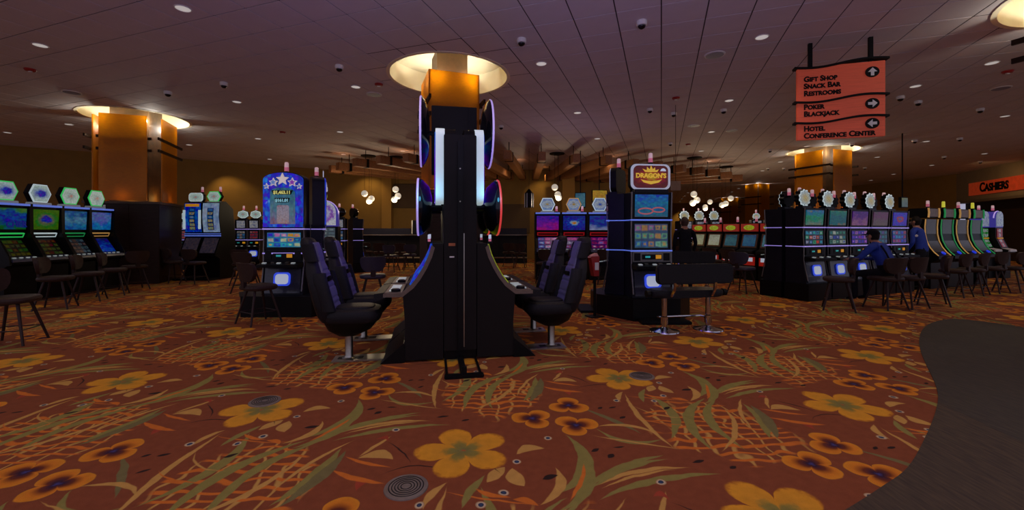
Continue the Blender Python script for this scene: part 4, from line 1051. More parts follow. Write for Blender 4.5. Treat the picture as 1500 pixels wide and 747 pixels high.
# two tall curved machines right of the left pillar
TALLM = picture('column_reels', 'reels', [(40, 60, 110), (90, 130, 190), (190, 170, 110), (70, 150, 160), (150, 160, 180)], 0.24, (1, 6), 4.0)
def tall_cabinet(label, loc, rz, kind, group):
    r = thing('slot_machine', label, 'slot machine', loc, rz, group); hw = .262
    part('cabinet', lambda: MB().prism([(.06, 0), (.06, .60), (-.12, .68), (-.12, .74), (.10, 1.22), (.10, 1.34), (.04, 1.8), (.07, 2.22), (.30, 2.26), (.60, 2.05), (.70, 1.2), (.72, 0)], -hw, hw, 'x'), BLACK, r, key='tbody', smooth=False)
    box('foot_plate', (-hw, hw, -.35, .06, 0, .05), DARK, r, key='tfoot')
    part('lower_screen', lambda: plate(-hw + .04, hw - .04, (-.115, .77), (.085, 1.19), .02), picture('tall_low%d' % kind, 'noise', [(36, 40, 60), (90, 80, 96), (120, 96, 100)], 0.12, seed=95 + kind, sc=7), r, key='tls')
    part('light_strip', lambda: MB().box(-hw, hw, .07, .11, 1.24, 1.27).box(-hw, hw, .07, .11, 1.30, 1.32), STRIPB, r, key='tstrip')
    part('upper_screen', lambda: MB().loft([[(-hw + .02, y - .012, z), (hw - .02, y - .012, z), (hw - .02, y + .02, z), (-hw + .02, y + .02, z)] for y, z in ((.09, 1.36), (.055, 1.6), (.04, 1.8), (.05, 2.0), (.07, 2.2))]), picture('tall_up%d' % kind, 'noise', ([(40, 60, 180), (60, 90, 200), (100, 140, 220)], [(120, 140, 200), (170, 190, 220), (200, 210, 225)])[kind], 0.26, seed=97 + kind, sc=3), r, key='tus')
    part('reel_window', lambda: MB().loft([[(-.09, y - .022, z), (.09, y - .022, z), (.09, y, z), (-.09, y, z)] for y, z in ((.085, 1.42), (.055, 1.6), (.04, 1.8), (.05, 2.0), (.055, 2.06))]), TALLM, r, key='treel')
    if kind == 0:
        for sx in (-1, 1):
            part('side_light', lambda: MB().box(-.03, .03, .01, .04, 1.45, 2.0), NEONW, r, key='tsl', loc=(sx * (hw - .03), 0, 0))
        box('amber_banner', (-.2, .2, .03, .06, 2.1, 2.18), AMBER, r, key='tban')
    topper('rect' if kind == 0 else 'hex', r, 2.2, HEXW, NEONW if kind == 0 else NEONG, .44, .26 if kind == 0 else .30, .18)
    candle(r, 2.5, .1, .3)
for k, px in enumerate((280, 307)):
    tall_cabinet('tall curved slot machine with %s' % ('amber banner and white side lights', 'pale blue face and green hexagon topper')[k], (at(px, 12.3 - .05 * k), 12.3 - .05 * k), math.radians(-3), k, 'pair of tall curved slots')

# ---------------------------------------------------------------- star carousel
def star(r, n=5, k=0.46, a0=PI / 2):
    return [((r if i % 2 == 0 else r * k) * math.cos(a0 + PI * i / n), (r if i % 2 == 0 else r * k) * math.sin(a0 + PI * i / n)) for i in range(2 * n)]
STARW = mat('lit_star_white', (230, 225, 220), 0.4, emit=(232, 216, 204), es=0.36, var=0)
STARP = mat('lit_star_violet', (150, 60, 190), 0.4, emit=(150, 60, 190), es=0.3, var=0)
STARB = mat('lit_star_blue', (110, 150, 220), 0.4, emit=(110, 150, 220), es=0.3, var=0)
def star_machine(label, loc, rz, group):
    r = k_cabinet(label, loc, rz, None, STAR_REELS, None, ztop=1.50, s1=1.42, s2=1.15, depth=0.32, base_h=0, group=group, star=True)
    hw = .33; zt, z0 = 2.30, 1.44
    def outline(w, a, b, arch):
        n = 12
        return [(-w, a), (w, a)] + [(w * math.cos(PI * i / n), b + arch * math.sin(PI * i / n)) for i in range(n + 1)]
    hd = part('sign_housing', lambda: MB().prism(outline(hw, z0, zt - .06, .12), .10, .30, 'y'), NAVY, r, key='sthouse')
    sg = part('sign_face', lambda: MB().prism(outline(hw - .008, z0 + .01, zt - .068, .115), .075, .10, 'y'), BLUE_SIGN, r, key='stface')
    part('jackpot_window', lambda: MB().prism(outline(.20, z0 + .06, 2.02, .08), .06, .08, 'y'), BEACH, sg, key='stwin')
    part('card', lambda: MB().prism(rrect(.19, .3, .03, .01, 1.66), .05, .065, 'y'), picture('jackpot_card', 'scene', [(210, 110, 80), (200, 180, 190), (190, 180, 200), (180, 110, 130)], .26, seed=44, sc=5), sg, key='stcard')
    c1 = part('counter', lambda: MB().prism([(-.17, 2.055), (-.14, 1.985), (.14, 1.985), (.17, 2.055)], .045, .062, 'y'), BLACK, sg, key='stc1')
    c2 = part('counter', lambda: MB().prism([(-.12, 1.93), (-.10, 1.855), (.10, 1.855), (.12, 1.93)], .045, .062, 'y'), BLACK, sg, key='stc2')
    text('digits', '$1,463.11', mat('lit_digits', (220, 220, 120), .4, emit=(226, 226, 130), es=.4, var=0), c1, (0, .043, 1.995), .07, align='CENTER', offset=.003)
    text('digits', '$161.01', mat('lit_digits_blue', (150, 220, 230), .4, emit=(150, 220, 230), es=.34, var=0), c2, (0, .043, 1.867), .065, align='CENTER', offset=.003)
    for x, z, s, m in ((0, 2.235, .105, STARW), (-.145, 2.185, .075, STARB), (.16, 2.185, .08, STARP), (-.255, 2.12, .05, STARB), (.27, 2.12, .05, STARB)):
        o = part('star', lambda: MB().prism(star(s), .05, .078, 'y'), STARW, sg, loc=(x, 0, z), smooth=False)
        if m is not STARW: part('star_centre', lambda: MB().prism(star(s * .68), .045, .055, 'y'), m, o, smooth=False)
    candle(r, zt + .04, 0.0, .2)
    return r
G_ST = 'star-signed slots on the carousel'
star_machine('slot machine with tall blue sign of glowing stars and jackpot digits', (-3.76, 6.92), math.radians(2), G_ST)
star_machine('star-signed slot machine turned right, dark sign side showing', (-3.35, 7.78), math.radians(120), G_ST)
P = [(-4.36, 6.84), (-3.22, 6.84), (-3.02, 7.3), (-3.02, 8.2), (-3.3, 8.5), (-4.3, 8.5), (-4.66, 8.2), (-4.66, 7.3)]
t = thing('carousel_plinth', 'black many-sided plinth under the star-signed slots', 'plinth')
part('plinth_body', lambda: MB().prism(P, 0, .335, 'z'), BLACK, t, smooth=False)
part('plinth_top', lambda: MB().prism([(-3.84 + (x + 3.84) * 1.02, 7.67 + (y - 7.67) * 1.02) for x, y in P], .335, .3395, 'z'), NAVY, t, smooth=False)
# ---------------------------------------------------------------- dragon carousel
G_DR = 'dragon carousel slots'
r = k_cabinet('slot machine with red and gold dragon topper behind the double bench', (2.21, 6.62), math.radians(6), BLUE_SCENE, PASTEL_REELS, None, depth=0.46, base_h=0, group=G_DR, dragon=True)
tp = topper('rect', r, 1.99, DRAGON_ART, mat('lit_silver_rim', (200, 205, 215), .3, emit=(190, 196, 214), es=.34, var=0), .66, .41, .14)
text('topper_lettering', "DRAGON'S", mat('gold_lettering', (240, 200, 70), .3, .4, emit=(236, 190, 60), es=.36, var=0), tp, (0, -.026, -.015), .10, align='CENTER', offset=.004)
part('dragon_crest', lambda: MB().prism([(-.10, .075), (-.14, .125), (-.07, .10), (-.065, .155), (-.02, .115), (0, .18), (.03, .115), (.065, .15), (.07, .10), (.13, .12), (.10, .075)], -.028, -.02, 'y'), MATS['gold_lettering'], tp, smooth=False)
part('topper_scroll', lambda: MB().prism([(-.17, -.04), (-.12, -.09), (0, -.12), (.13, -.09), (.18, -.04), (.1, -.06), (0, -.07), (-.1, -.06)], -.028, -.02, 'y'), MATS['gold_lettering'], tp, smooth=False)
part('dome_emblem', lambda: MB().prism([(.045 * math.cos(PI * i / 8), .045 * math.sin(PI * i / 8)) for i in range(9)], -.03, -.02, 'y'), LOGO, tp, loc=(.2, 0, .09))
# two ring islands on the upper screen
us = [c for c in r.children if c.name.startswith('upper_screen') and 'bezel' not in c.name][0]
for x, z, a, b_ in ((-.1, 1.70, .12, .045), (.11, 1.72, .1, .036)):
    part('ring_island', lambda: MB().tube([(x + a * math.cos(2 * PI * i / 24), .086, z + b_ * math.sin(2 * PI * i / 24)) for i in range(24)], .012, 5, closed=True), mat('pink_ring_art', (200, 110, 110), .4, emit=(206, 110, 116), es=.26, var=0), us)
candle(r, 2.44, 0.03, 0.2); 
r = k_cabinet('slot machine side-on at the left of the dragon machine', (1.67, 7.45), math.radians(-120), BLUE_SCENE, PASTEL_REELS, None, depth=0.38, base_h=0, group=G_DR, dragon=True)
topper('rect', r, 1.99, DRAGON_ART, MATS['lit_silver_rim'], .60, .41, .14); candle(r, 2.44, 0.0, 0.2)
P = [(1.86, 6.54), (2.62, 6.62), (2.92, 7.0), (2.86, 7.9), (1.75, 8.0), (1.42, 7.7), (1.42, 7.15)]
t = thing('carousel_plinth', 'black plinth under the dragon machine', 'plinth')
part('plinth_body', lambda: MB().prism(P, 0, .335, 'z'), BLACK, t, smooth=False)
box('foot_rest', (1.92, 2.66, 6.28, 6.56, 0, .05), DARK, t, bevel=.01)
box('foot_rest', (1.16, 1.44, 7.2, 7.9, 0, .04), DARK, t, bevel=.01)
# flyer holder on its side
x, y = at(871, 6.9), 6.9
t = thing('flyer_holder', 'red and white flyer holder beside the dragon machine', 'flyer holder', (x, y, 0), 0.4)
part('pocket', lambda: MB().prism([(-.04, .66), (.05, .66), (.06, .98), (-.10, .98)], -.05, .05, 'y'), REDPLASTIC, t, smooth=False)
box('card', (-.03, .04, -.06, -.045, .76, .88), OFFWHITE, t)
part('flyer', lambda: MB().prism([(-.12, .96), (.05, .98), (.02, 1.03), (-.06, 1.0)], -.045, .045, 'y'), mat('pink_paper', (214, 150, 140), .7), t, smooth=False)
box('stand', (-.015, .02, -.015, .015, 0, .66), DARK, t)
box('stand_foot', (-.12, .12, -.1, .1, 0, .015), DARK, t)

# ================================================================ CENTRAL GAMING TOWER
KR = math.radians(10.5)
KO = Vector((-0.555, 4.58))
ke, kn = Vector((math.cos(KR), math.sin(KR))), Vector((-math.sin(KR), math.cos(KR)))
def kpos(x, y): p = KO + ke * x + kn * y; return (p.x, p.y)
tw = thing('gaming_tower', 'tall dark gaming tower with white-lit sign slabs in the centre', 'gaming tower', (KO.x, KO.y), KR)
box('spine', (-.175, .175, 0.0, 1.74, .10, 2.42), KIOSK, tw, bevel=.006)
box('front_channel', (-.03, .03, -.035, 0.0, .10, 2.36), BLACK, tw, bevel=.004)
box('cable_groove', (.034, .044, -.012, 0.004, .14, 1.36), STEEL, tw)
box('rear_mast', (-.31, .31, 1.30, 1.72, 2.2, 3.10), KIOSK, tw, bevel=.006)
for x in (-.2, .19): box('mast_seam', (x - .004, x + .004, 1.29, 1.302, 2.2, 3.09), BLACK, tw)
box('notice', (-.125, -.055, -.006, .002, 1.225, 1.255), mat('orange_sticker', (170, 96, 50), .6), tw)
box('notice', (-.115, -.065, -.006, .002, 1.10, 1.115), OFFWHITE, tw)
for z in (2.05, 1.70): part('bolt', lambda: MB().prism(ellipse(.008, .008, 0, 0, 10), -.042, -.034, 'y'), STEEL, tw, loc=(-.005, 0, z))
# stand foot in front
ft = box('stand_foot', (-.185, .185, -.60, -.53, 0, .035), BLACK, tw, bevel=.006)
box('foot_arm', (-.03, .03, -.55, 0.05, .0, .03), BLACK, ft); box('foot_post', (-.025, .025, -.57, -.53, .03, .10), BLACK, ft)
for sx in (-1, 1): box('foot_rail', (sx * .16 - .012, sx * .16 + .012, -.56, .02, .004, .022), BLACK, ft)
box('plinth', (-.172, .172, .04, 1.72, 0, .10), BLACK, tw)
# sign slabs: big rounded panels facing left and right with light wrapped round the outer edge
def slab(sx):
    x0, x1 = sx * .245, sx * .045
    pts = rrect(1.30, .82, .10, 0.72, 2.10)
    b = part('sign_slab', lambda: MB().prism([(p[0], p[1]) for p in pts], x0, x1, 'x'), BLACK, tw, label='black sign slab seen edge-on')
    c = part('slab_face', lambda: MB().prism(rrect(1.24, .76, .08, .72, 2.10), sx * .262, sx * .272, 'x'), picture('slab_art', 'scene', [(40, 70, 200), (120, 60, 200), (60, 150, 220)], .5, seed=3, sc=3), b)
    part('light_edge', lambda: MB().prism(rrect(1.315, .835, .105, .72, 2.10), sx * .262, sx * .165, 'x'), NEONW, b, label='white light band around the slab edge')
    box('slab_brace', (min(sx * .04, sx * .2), max(sx * .04, sx * .2), .2, .26, 1.66, 1.72), KIOSK, b)
for sx in (-1, 1): slab(sx)
# round wheels high up and lower screens, all facing sideways
def disc(sx, y, z, rr, x, rimm, nm, back=.09):
    def body():
        R = []
        for k, xx in ((1.0, 0), (1.0, .02), (.93, .05), (.7, back), (.3, back + .02)):
            R.append([(sx * (x - xx), y + rr * k * math.cos(2 * PI * i / 36), z + rr * k * math.sin(2 * PI * i / 36)) for i in range(36)])
        return MB().loft(R)
    b = part(nm, body, mat('gloss_black_shell', (14, 14, 20), .18, coat=.5), tw)
    part('light_rim', lambda: MB().tube([(sx * x, y + rr * .985 * math.cos(2 * PI * i / 40), z + rr * .985 * math.sin(2 * PI * i / 40)) for i in range(40)], .014, 6, closed=True), rimm, b)
    part('face', lambda: MB().prism([(y + rr * .96 * math.cos(2 * PI * i / 36), z + rr * .96 * math.sin(2 * PI * i / 36)) for i in range(36)], sx * x, sx * (x + .01), 'x'), picture('wheel_face', 'noise', [(60, 60, 220), (190, 150, 240), (90, 160, 240)], .6, seed=7, sc=4), b)
    part('arm', lambda: MB().tube([(sx * (x - .06), y, z), (sx * .1, y, z - .05)], .03, 8), DARK, b)
for sx, rim in ((-1, NEONP), (1, NEONP)):
    disc(sx, 1.0, 2.66, .445, .44, rim, 'wheel_shell')
light('tower_glow', 'POINT', (-.36, -.03, 1.80), 1.6, (.1, .6, 1.0), size=.05, parent=tw)
light('tower_glow', 'POINT', (.36, -.03, 1.80), 1.6, (.1, .6, 1.0), size=.05, parent=tw)

# ---- four seated games built against the tower
CURVE = [(-.305, 1.235), (-.335, 1.13), (-.39, 1.01), (-.455, .90), (-.525, .81), (-.615, .735)]
def pod_game(sx, y0, label, scr, rimm):
    w = .80
    x, y = kpos(sx * .18, y0 + w / 2)
    r = thing('gaming_terminal', label, 'gaming terminal', (x, y), KR, 'terminals built around the tower')
    def mir(P): return [(sx * (-px - .18), z) for px, z in P]
    prof = [(-.182, .02), (-.182, 1.25), (-.30, 1.25)] + [(px + .012, z - .01) for px, z in CURVE] + [(-.60, .69), (-.59, .56), (-.578, .38), (-.582, .22), (-.60, .18), (-.60, .02)]
    part('cabinet', lambda: MB().prism(mir(prof), -w / 2, w / 2, 'y'), KIOSK, r, smooth=False)
    part('toe_plate', lambda: MB().loft([[(sx * (-px - .18), yy, z) for px, z in ((-.58, 0.0), (-.83, 0.0), (-.82, .012), (-.6, .20), (-.58, .20))] for yy in (-w / 2 - .01, w / 2 + .01)]), BLACK, r, smooth=False)
    for yy in (-w / 2, w / 2 - .025):
        def band():
            A = CURVE; B = [(px + .035, z - .028) for px, z in CURVE]
            n = len(A); P = A + [(-.80, .732), (-.80, .692), (-.605, .692)] + B[::-1][1:]
            return MB().prism(mir(P), yy - .004, yy + .029, 'y')
        part('edge_trim', band, TAUPE, r, smooth=False)
    def curved(inset, i0, i1, off):
        R = []
        for px, z in CURVE[i0:i1 + 1]:
            xx = sx * (-px - .18)
            R.append([(xx + sx * off, -w / 2 + inset, z + off * .6), (xx + sx * off, w / 2 - inset, z + off * .6), (xx - sx * .02, w / 2 - inset, z - .02), (xx - sx * .02, -w / 2 + inset, z - .02)])
        return MB().loft(R)
    part('curved_screen', lambda: curved(.05, 0, 4, .012), scr, r)
    dk = part('button_deck', lambda: MB().prism(mir([(-.61, .738), (-.80, .738), (-.80, .70), (-.61, .70)]), -w / 2 + .03, w / 2 - .03, 'y'), TAUPE, r, bevel=.004)
    part('wrist_rest', lambda: MB().prism(mir([(-.79, .742), (-.89, .73), (-.895, .69), (-.87, .665), (-.79, .68)]), -w / 2, w / 2, 'y'), LEATHER, r)
    for i in range(4):
        part('button', lambda: MB().box(-.05, .05, -.035, .035, 0, .012), BUTTON, dk, key='podbtn', loc=(sx * .52, -.26 + i * .14, .737))
    part('spin_button', lambda: MB().lathe([(.05, 0), (.05, .025), (.035, .034)], 14), BLACK, dk, key='podspin', loc=(sx * .50, -w / 2 + .1, .737))
    cr = box('card_reader', (min(sx * .12, sx * .18), max(sx * .12, sx * .18), -.32, -.24, 1.25, 1.30), BLACK, r)
    box('reader_light', (min(sx * .135, sx * .165), max(sx * .135, sx * .165), -.326, -.318, 1.30, 1.345), LOGO, cr)
    box('reader_light', (min(sx * .135, sx * .165), max(sx * .135, sx * .165), -.326, -.318, 1.27, 1.298), CANDLEP, cr)
    # oval monitor above the deck, turned to the player
    zc, rz_, ry = 1.66, .325, .34
    def body():
        R = []
        for k, xx in ((1.0, 0), (1.0, .02), (.95, .05), (.72, .12), (.35, .15)):
            R.append([(sx * (.27 - xx), ry * k * math.cos(2 * PI * i / 36), zc + rz_ * k * math.sin(2 * PI * i / 36)) for i in range(36)])
        return MB().loft(R)
    mo = part('monitor_shell', body, mat('gloss_black_shell', (14, 14, 20), .18, coat=.5), r)
    part('light_rim', lambda: MB().tube([(sx * .275, ry * .985 * math.cos(2 * PI * i / 40), zc + rz_ * .985 * math.sin(2 * PI * i / 40)) for i in range(40)], .013, 6, closed=True), rimm, mo)
    part('monitor_face', lambda: MB().prism([(ry * .95 * math.cos(2 * PI * i / 36), zc + rz_ * .95 * math.sin(2 * PI * i / 36)) for i in range(36)], sx * .275, sx * .282, 'x'), picture('pod_face', 'noise', [(60, 60, 230), (150, 120, 240), (90, 160, 240)], 1.3, seed=12, sc=4), mo)
    part('monitor_arm', lambda: MB().tube([(sx * .15, 0, zc), (0, 0, zc)], .04, 8), DARK, mo)
    return r
PODB = picture('pod_blue', 'noise', [(30, 40, 210), (50, 80, 240), (120, 150, 250)], .34, seed=13, sc=4)
PODY = picture('pod_lime', 'noise', [(150, 160, 40), (190, 200, 80), (214, 216, 130)], .26, seed=14, sc=4)
pod_game(-1, .0, 'dark gaming terminal with curved blue screen, front left of the tower', PODB, NEONP)
pod_game(-1, .86, 'dark gaming terminal with curved blue screen, rear left of the tower', PODB, NEONP)
pod_game(1, .0, 'dark gaming terminal with curved lime screen, front right of the tower', PODY, NEONR)
pod_game(1, .86, 'dark gaming terminal with curved lime screen, rear right of the tower', PODY, NEONR)

# ================================================================ CHAIRS
def racing_chair(label, loc, rz):
    r = thing('racing_chair', label, 'gaming chair', loc, rz, 'racing-style chairs at the tower')
    def yc(z): return .20 + (z - .5) * .27
    prof = [(.44, .20, .07), (.50, .235, .09), (.62, .25, .095), (.80, .255, .09), (.94, .235, .08), (1.02, .185, .07), (1.06, .16, .065), (1.10, .165, .07), (1.18, .165, .072), (1.26, .15, .065), (1.30, .12, .05), (1.315, .07, .03)]
    part('backrest', lambda: MB().loft([sring(w, t, 3.2, 0, yc(z), z, 28) for z, w, t in prof]), LEATHER, r, key='rc_back')
    def strip():
        R = []
        zs = [.56 + i * .008 for i in range(89)]
        for z in zs:
            k = max(i for i in range(len(prof)) if prof[i][0] <= z); a, b_ = prof[k], prof[min(k + 1, len(prof) - 1)]
            f_ = 0 if b_[0] == a[0] else (z - a[0]) / (b_[0] - a[0]); w = (a[1] + (b_[1] - a[1]) * f_) * .62; t = a[2] + (b_[2] - a[2]) * f_
            rib = .007 * abs(math.sin((z - .56) * PI / .058)) if (.60 < z < .72 or .78 < z < .98) else .008
            y = yc(z) - t
            R.append([(-w, y + .02, z), (-w * .9, y - .008 - rib, z), (0, y - .004 - rib, z), (w * .9, y - .008 - rib, z), (w, y + .02, z), (0, y + .05, z)])
        return MB().loft(R)
    cp = part('centre_cushion', strip, BLUELIT, r, key='rc_strip', label='ribbed centre strip coloured as if lit blue')
    box('shoulder_slot', (-.075, .075, yc(.88) - .125, yc(.88) - .09, .855, .905), DARK, cp, key='rc_slot', bevel=.008)
    for sx in (-1, 1):
        part('side_bolster', lambda: MB().loft([sring(.05, .07, 2.4, sx * (.215 if z < .9 else .19), yc(z) - .06, z, 14) for z in (.56, .62, .74, .86, .95)]), LEATHER, r, key=('rc_bol', sx))
        part('head_wing', lambda: MB().loft([sring(.035, .065, 2.6, sx * .15, yc(z) - .02, z, 12) for z in (1.07, 1.12, 1.2, 1.25)]), LEATHER, r, key=('rc_wing', sx))
    part('seat', lambda: pad(.27, .29, .42, .565, 3.4, 0, -.05, .045), LEATHER, r, key='rc_seat')
    part('seat_inset', lambda: pad(.17, .20, .53, .585, 3.4, 0, -.07, .02), LEATHER, r, key='rc_inset')
    part('seat_pan', lambda: MB().loft([sring(.10, .10, 3, 0, 0, .27), sring(.20, .22, 3, 0, -.02, .34), sring(.26, .28, 3.4, 0, -.04, .44)]), DARK, r, key='rc_pan')
    part('pedestal', lambda: MB().lathe([(.075, .02), (.05, .03), (.042, .05), (.042, .28)], 16), STEEL, r, key='rc_post')
    fp = part('floor_plate', lambda: MB().box(-.11, .11, -.62, .16, 0, .018), STEEL, r, key='rc_plate', bevel=.004)
    box('slot', (-.04, .04, -.15, .11, .017, .021), DARK, fp, key='rc_pslot')
    return r
racing_chair('black racing chair with blue-lit ribs, front left of the tower', (-1.76, 4.60), KR + PI / 2)
racing_chair('black racing chair with blue-lit ribs, rear left of the tower', (-1.90, 5.47), KR + PI / 2)
racing_chair('black racing chair with blue-lit ribs, front right of the tower', (.47, 5.10), KR - PI / 2)
racing_chair('black racing chair with blue-lit ribs, rear right of the tower', (.30, 5.95), KR - PI / 2)

def stool(label, loc, rz, group, navy=False):
    r = thing('casino_stool', label, 'stool', loc, rz, group)
    r.scale = (1, 1, .91)
    PADM = STOOLPAD if not navy else mat('navy_vinyl', (50, 46, 64), .45, bump=.2, bs=300)
    part('seat', lambda: pad(.235, .225, .555, .64, 3.2, 0, 0, .035), PADM, r, key='st_seat')
    def back(th, sc, dz=0):
        R = []
        n = 9
        rows = [(.70, .11), (.73, .165), (.80, .205), (.88, .225), (.95, .225), (.99, .21), (1.01, .17)]
        rings = []
        for z, w in rows:
            w *= sc
            zz = .86 + (z - .86) * sc
            ring = []
            for i in range(n):
                t = -1 + 2 * i / (n - 1)
                ring.append((w * t, .205 + (zz - .7) * .18 - .07 * t * t * (w / .22) ** 2 - th / 2, zz))
            for i in range(n - 1, -1, -1):
                t = -1 + 2 * i / (n - 1)
                ring.append((w * t, .205 + (zz - .7) * .18 - .07 * t * t * (w / .22) ** 2 + th / 2, zz))
            rings.append(ring)
        return MB().loft(rings)
    part('backrest', lambda: back(.05, 1.0), PADM, r, key='st_back')
    part('back_shell', lambda: MB().box(-.045, .045, .19, .235, .60, .80), STOOLLEG, r, key='st_neck', bevel=.008)
    for sx in (-1, 1):
        for sy in (-1, 1):
            part('leg', lambda: MB().tube([(sx * .11, sy * .11, .56), (sx * .225, sy * .225, .0)], [.019, .014], 8), STOOLLEG, r, key=('st_leg', sx, sy))
    part('foot_rail', lambda: MB().tube([(.183 * a, .183 * b_, .2) for a, b_ in ((1, 1), (-1, 1), (-1, -1), (1, -1))], .008, 6, closed=True), STOOLLEG, r, key='st_rail')
    part('swivel_plate', lambda: MB().lathe([(.10, .535), (.15, .545), (.16, .556)], 16), DARK, r, key='st_plate')
    return r
R_ = math.radians
GL = 'stools along the left bank'
for k, (px, py, a) in enumerate(((18, 503, -110), (82, 452, -118), (130, 441, -120), (166, 432, -122), (197, 424, 121))):
    x, y = gnd(px, py)
    stool(('brown stool cut by the left edge of the picture', 'brown stool with wide back in front of the parrot slot', 'brown stool third from the left edge', 'brown stool fourth from the left edge', 'brown stool nearest the left copper pillar')[k], (x, y), R_(-a - 0), GL)
x, y = gnd(379, 473); stool('brown stool in front of the star-signed slot', (x, y), R_(148), 'stools at the star carousel')
for k, (px, d, a, lab) in enumerate(((362, 9.6, 175, 'brown stool just behind the one at the star carousel'), (357, 11.0, 178, 'brown stool second behind the one at the star carousel'), (546, 8.0, 200, 'slate stool seen between the racing chair and the tower'))):
    stool(lab, (at(px, d), d), R_(a), 'stools around the star carousel', navy=(k == 2))
GT = 'stools at the tall pair of slots'
stool('dark stool in front of the amber banner slot', (at(252, 11.6), 11.6), R_(160), GT); stool('dark stool in front of the pale blue tall slot', (at(285, 11.3), 11.3), R_(172), GT)
G5 = 'stools at the scalloped bank'
for k, (px, py, a, lab) in enumerate(((1228, 454, 236, 'brown stool at the first scalloped slot'), (1297, 452, 190, 'brown stool under the player in the cap'), (1328, 450, 196, 'brown stool at the fourth scalloped slot'), (1365, 446, 232, 'brown stool at the far end of the scalloped bank'))):
    x, y = gnd(px, py); stool(lab, (x, y), R_(a), G5)
GN = 'stools at the light-edged slots'
for k, (px, py, a) in enumerate(((1398, 434, 205), (1424, 431, 210), (1452, 428, 200), (1480, 427, 205))):
    x, y = gnd(px, py); stool('brown stool at the light-edged slots, %s from the scalloped bank' % ORD[k], (x, y), R_(a), GN)
x, y = gnd(1088, 428); stool('brown stool between the bench and the scalloped bank', (x, y), R_(120), 'stools at the low red-signed slots', navy=True)
for k in range(4):
    stool('dark stool at the low red-signed slots, %s from the scalloped bank' % ORD[k + 1], (5.95 - .23 * k, 11.5 + .577 * k), R_(112), 'stools at the low red-signed slots')
for k, (px, d) in enumerate(((799, 11.2), (842, 11.2), (884, 11.2))):
    stool('dark stool at the middle hexagon-topped slots, %s from the bar' % ORD[k], (at(px, d), d), R_(185), 'stools at the middle bank')
for k, (px, d, a) in enumerate(((537, 17.4, 180), (556, 17.0, 190), (573, 14.6, 170), (588, 16.6, 180), (600, 15.2, 200), (745, 17.0, 180), (762, 16.2, 170))):
    stool('dark bar stool, %s from the left along the black bar' % ORD[k], (at(px, d), d), R_(a), 'stools along the bar', navy=k in (2, 4))

# ---------------------------------------------------------------- double bench
def bench(label, a, b_, rz, group=None):
    A_, B_ = Vector(a), Vector(b_); c = (A_ + B_) / 2
    r = thing('double_bench', label, 'bench', (c.x, c.y), rz, group); hs = (B_ - A_).length / 2
    for sx in (-1, 1):
        part('pedestal', lambda: MB().lathe([(.205, 0), (.20, .012), (.10, .03), (.045, .05), (.036, .06), (.036, .46)], 28), CHROME, r, key='bn_ped', loc=(sx * hs, 0, 0))
        part('collar', lambda: MB().lathe([(.05, .10), (.05, .2), (.037, .21)], 16), CHROME, r, key='bn_col', loc=(sx * hs, 0, 0))
        part('seat_pivot', lambda: MB().tube([(sx * (hs + .22), .0, .52), (sx * (hs + .27), .0, .52)], .05, 14), DARK, r)
        part('back_bracket', lambda: MB().tube([(sx * hs * .9, -.13, .50), (sx * hs * .9, -.20, .60), (sx * hs * .9, -.21, .72)], .022, 8), CHROME, r)
    part('seat', lambda: MB().loft([[(x, y + .06, z) for x, y, z in sring(w, .19, 4, 0, 0, zz, 36)] for w, zz in ((hs + .17, .47), (hs + .21, .485), (hs + .22, .52), (hs + .21, .555), (hs + .15, .572))]), LEATHER, r)
    part('backrest', lambda: MB().loft([[(p[0], yy, p[1]) for p in rrect(2 * hs + .46, .27, .07, 0, .805)] for yy in (-.235, -.16)]), LEATHER, r, bevel=.02)
    part('foot_bar', lambda: MB().tube([(-hs, .0, .16), (-hs, .18, .16), (hs, .18, .16), (hs, .0, .16)], .014, 8), CHROME, r)
    return r
bench('black double bench on two chrome pedestals at the dragon machine', gnd(976, 486), gnd(1034, 481), R_(10))
bench('dark blue bench back beyond the double bench', (at(1000, 9.2), 9.2), (at(1030, 9.4), 9.4), R_(170))

# ================================================================ PEOPLE
def person(label, loc, rz, joints, radii, edges, tags, mats, extra=None, cat='person'):
    """one continuous skinned body; tags give each bone's cloth"""
    me = bpy.data.meshes.new('skeleton'); names = list(joints)
    me.from_pydata([joints[n] for n in names], [(names.index(a), names.index(b_)) for a, b_ in edges], [])
    o = bpy.data.objects.new('tmp', me); COL.objects.link(o)
    md = o.modifiers.new('skin', 'SKIN'); md.use_smooth_shade = True
    for i, n in enumerate(names):
        sv = me.skin_vertices[0].data[i]; rr = radii[n]; sv.radius = rr if isinstance(rr, tuple) else (rr, rr); sv.use_root = (n == 'pelvis')
    o.modifiers.new('sub', 'SUBSURF').levels = 2
    dg = bpy.context.evaluated_depsgraph_get()
    m2 = bpy.data.meshes.new_from_object(o.evaluated_get(dg))
    bpy.data.objects.remove(o)
    keys = list(mats)
    m2.materials.clear()
    for k in keys: m2.materials.append(mats[k])
    segs = [(Vector(joints[a]), Vector(joints[b_]), keys.index(tags[(a, b_)])) for a, b_ in edges]
    for p in m2.polygons:
        c = p.center; best = None
        for A_, B_, k in segs:
            d = B_ - A_; t = max(0, min(1, (c - A_).dot(d) / d.length_squared)); q = (c - (A_ + d * t)).length
            if best is None or q < best[0]: best = (q, k)
        p.material_index = best[1]; p.use_smooth = True
    b = bpy.data.objects.new('person', m2); COL.objects.link(b)
    b.location = (loc[0], loc[1], 0); b.rotation_euler = (0, 0, rz)
    tag(b, label, cat)
    return b
SKIN = mat('skin', (172, 122, 98), .55, var=.06)
HAIRB = mat('brown_hair', (64, 40, 26), .6, var=.3, vs=80)
HAIRD = mat('dark_hair', (26, 20, 18), .6, var=.3, vs=80)
BLUESHIRT = mat('blue_shirt', (22, 52, 150), .8, var=.1, vs=20)
DARKCLOTH = mat('black_cloth', (20, 20, 28), .85, var=.1)
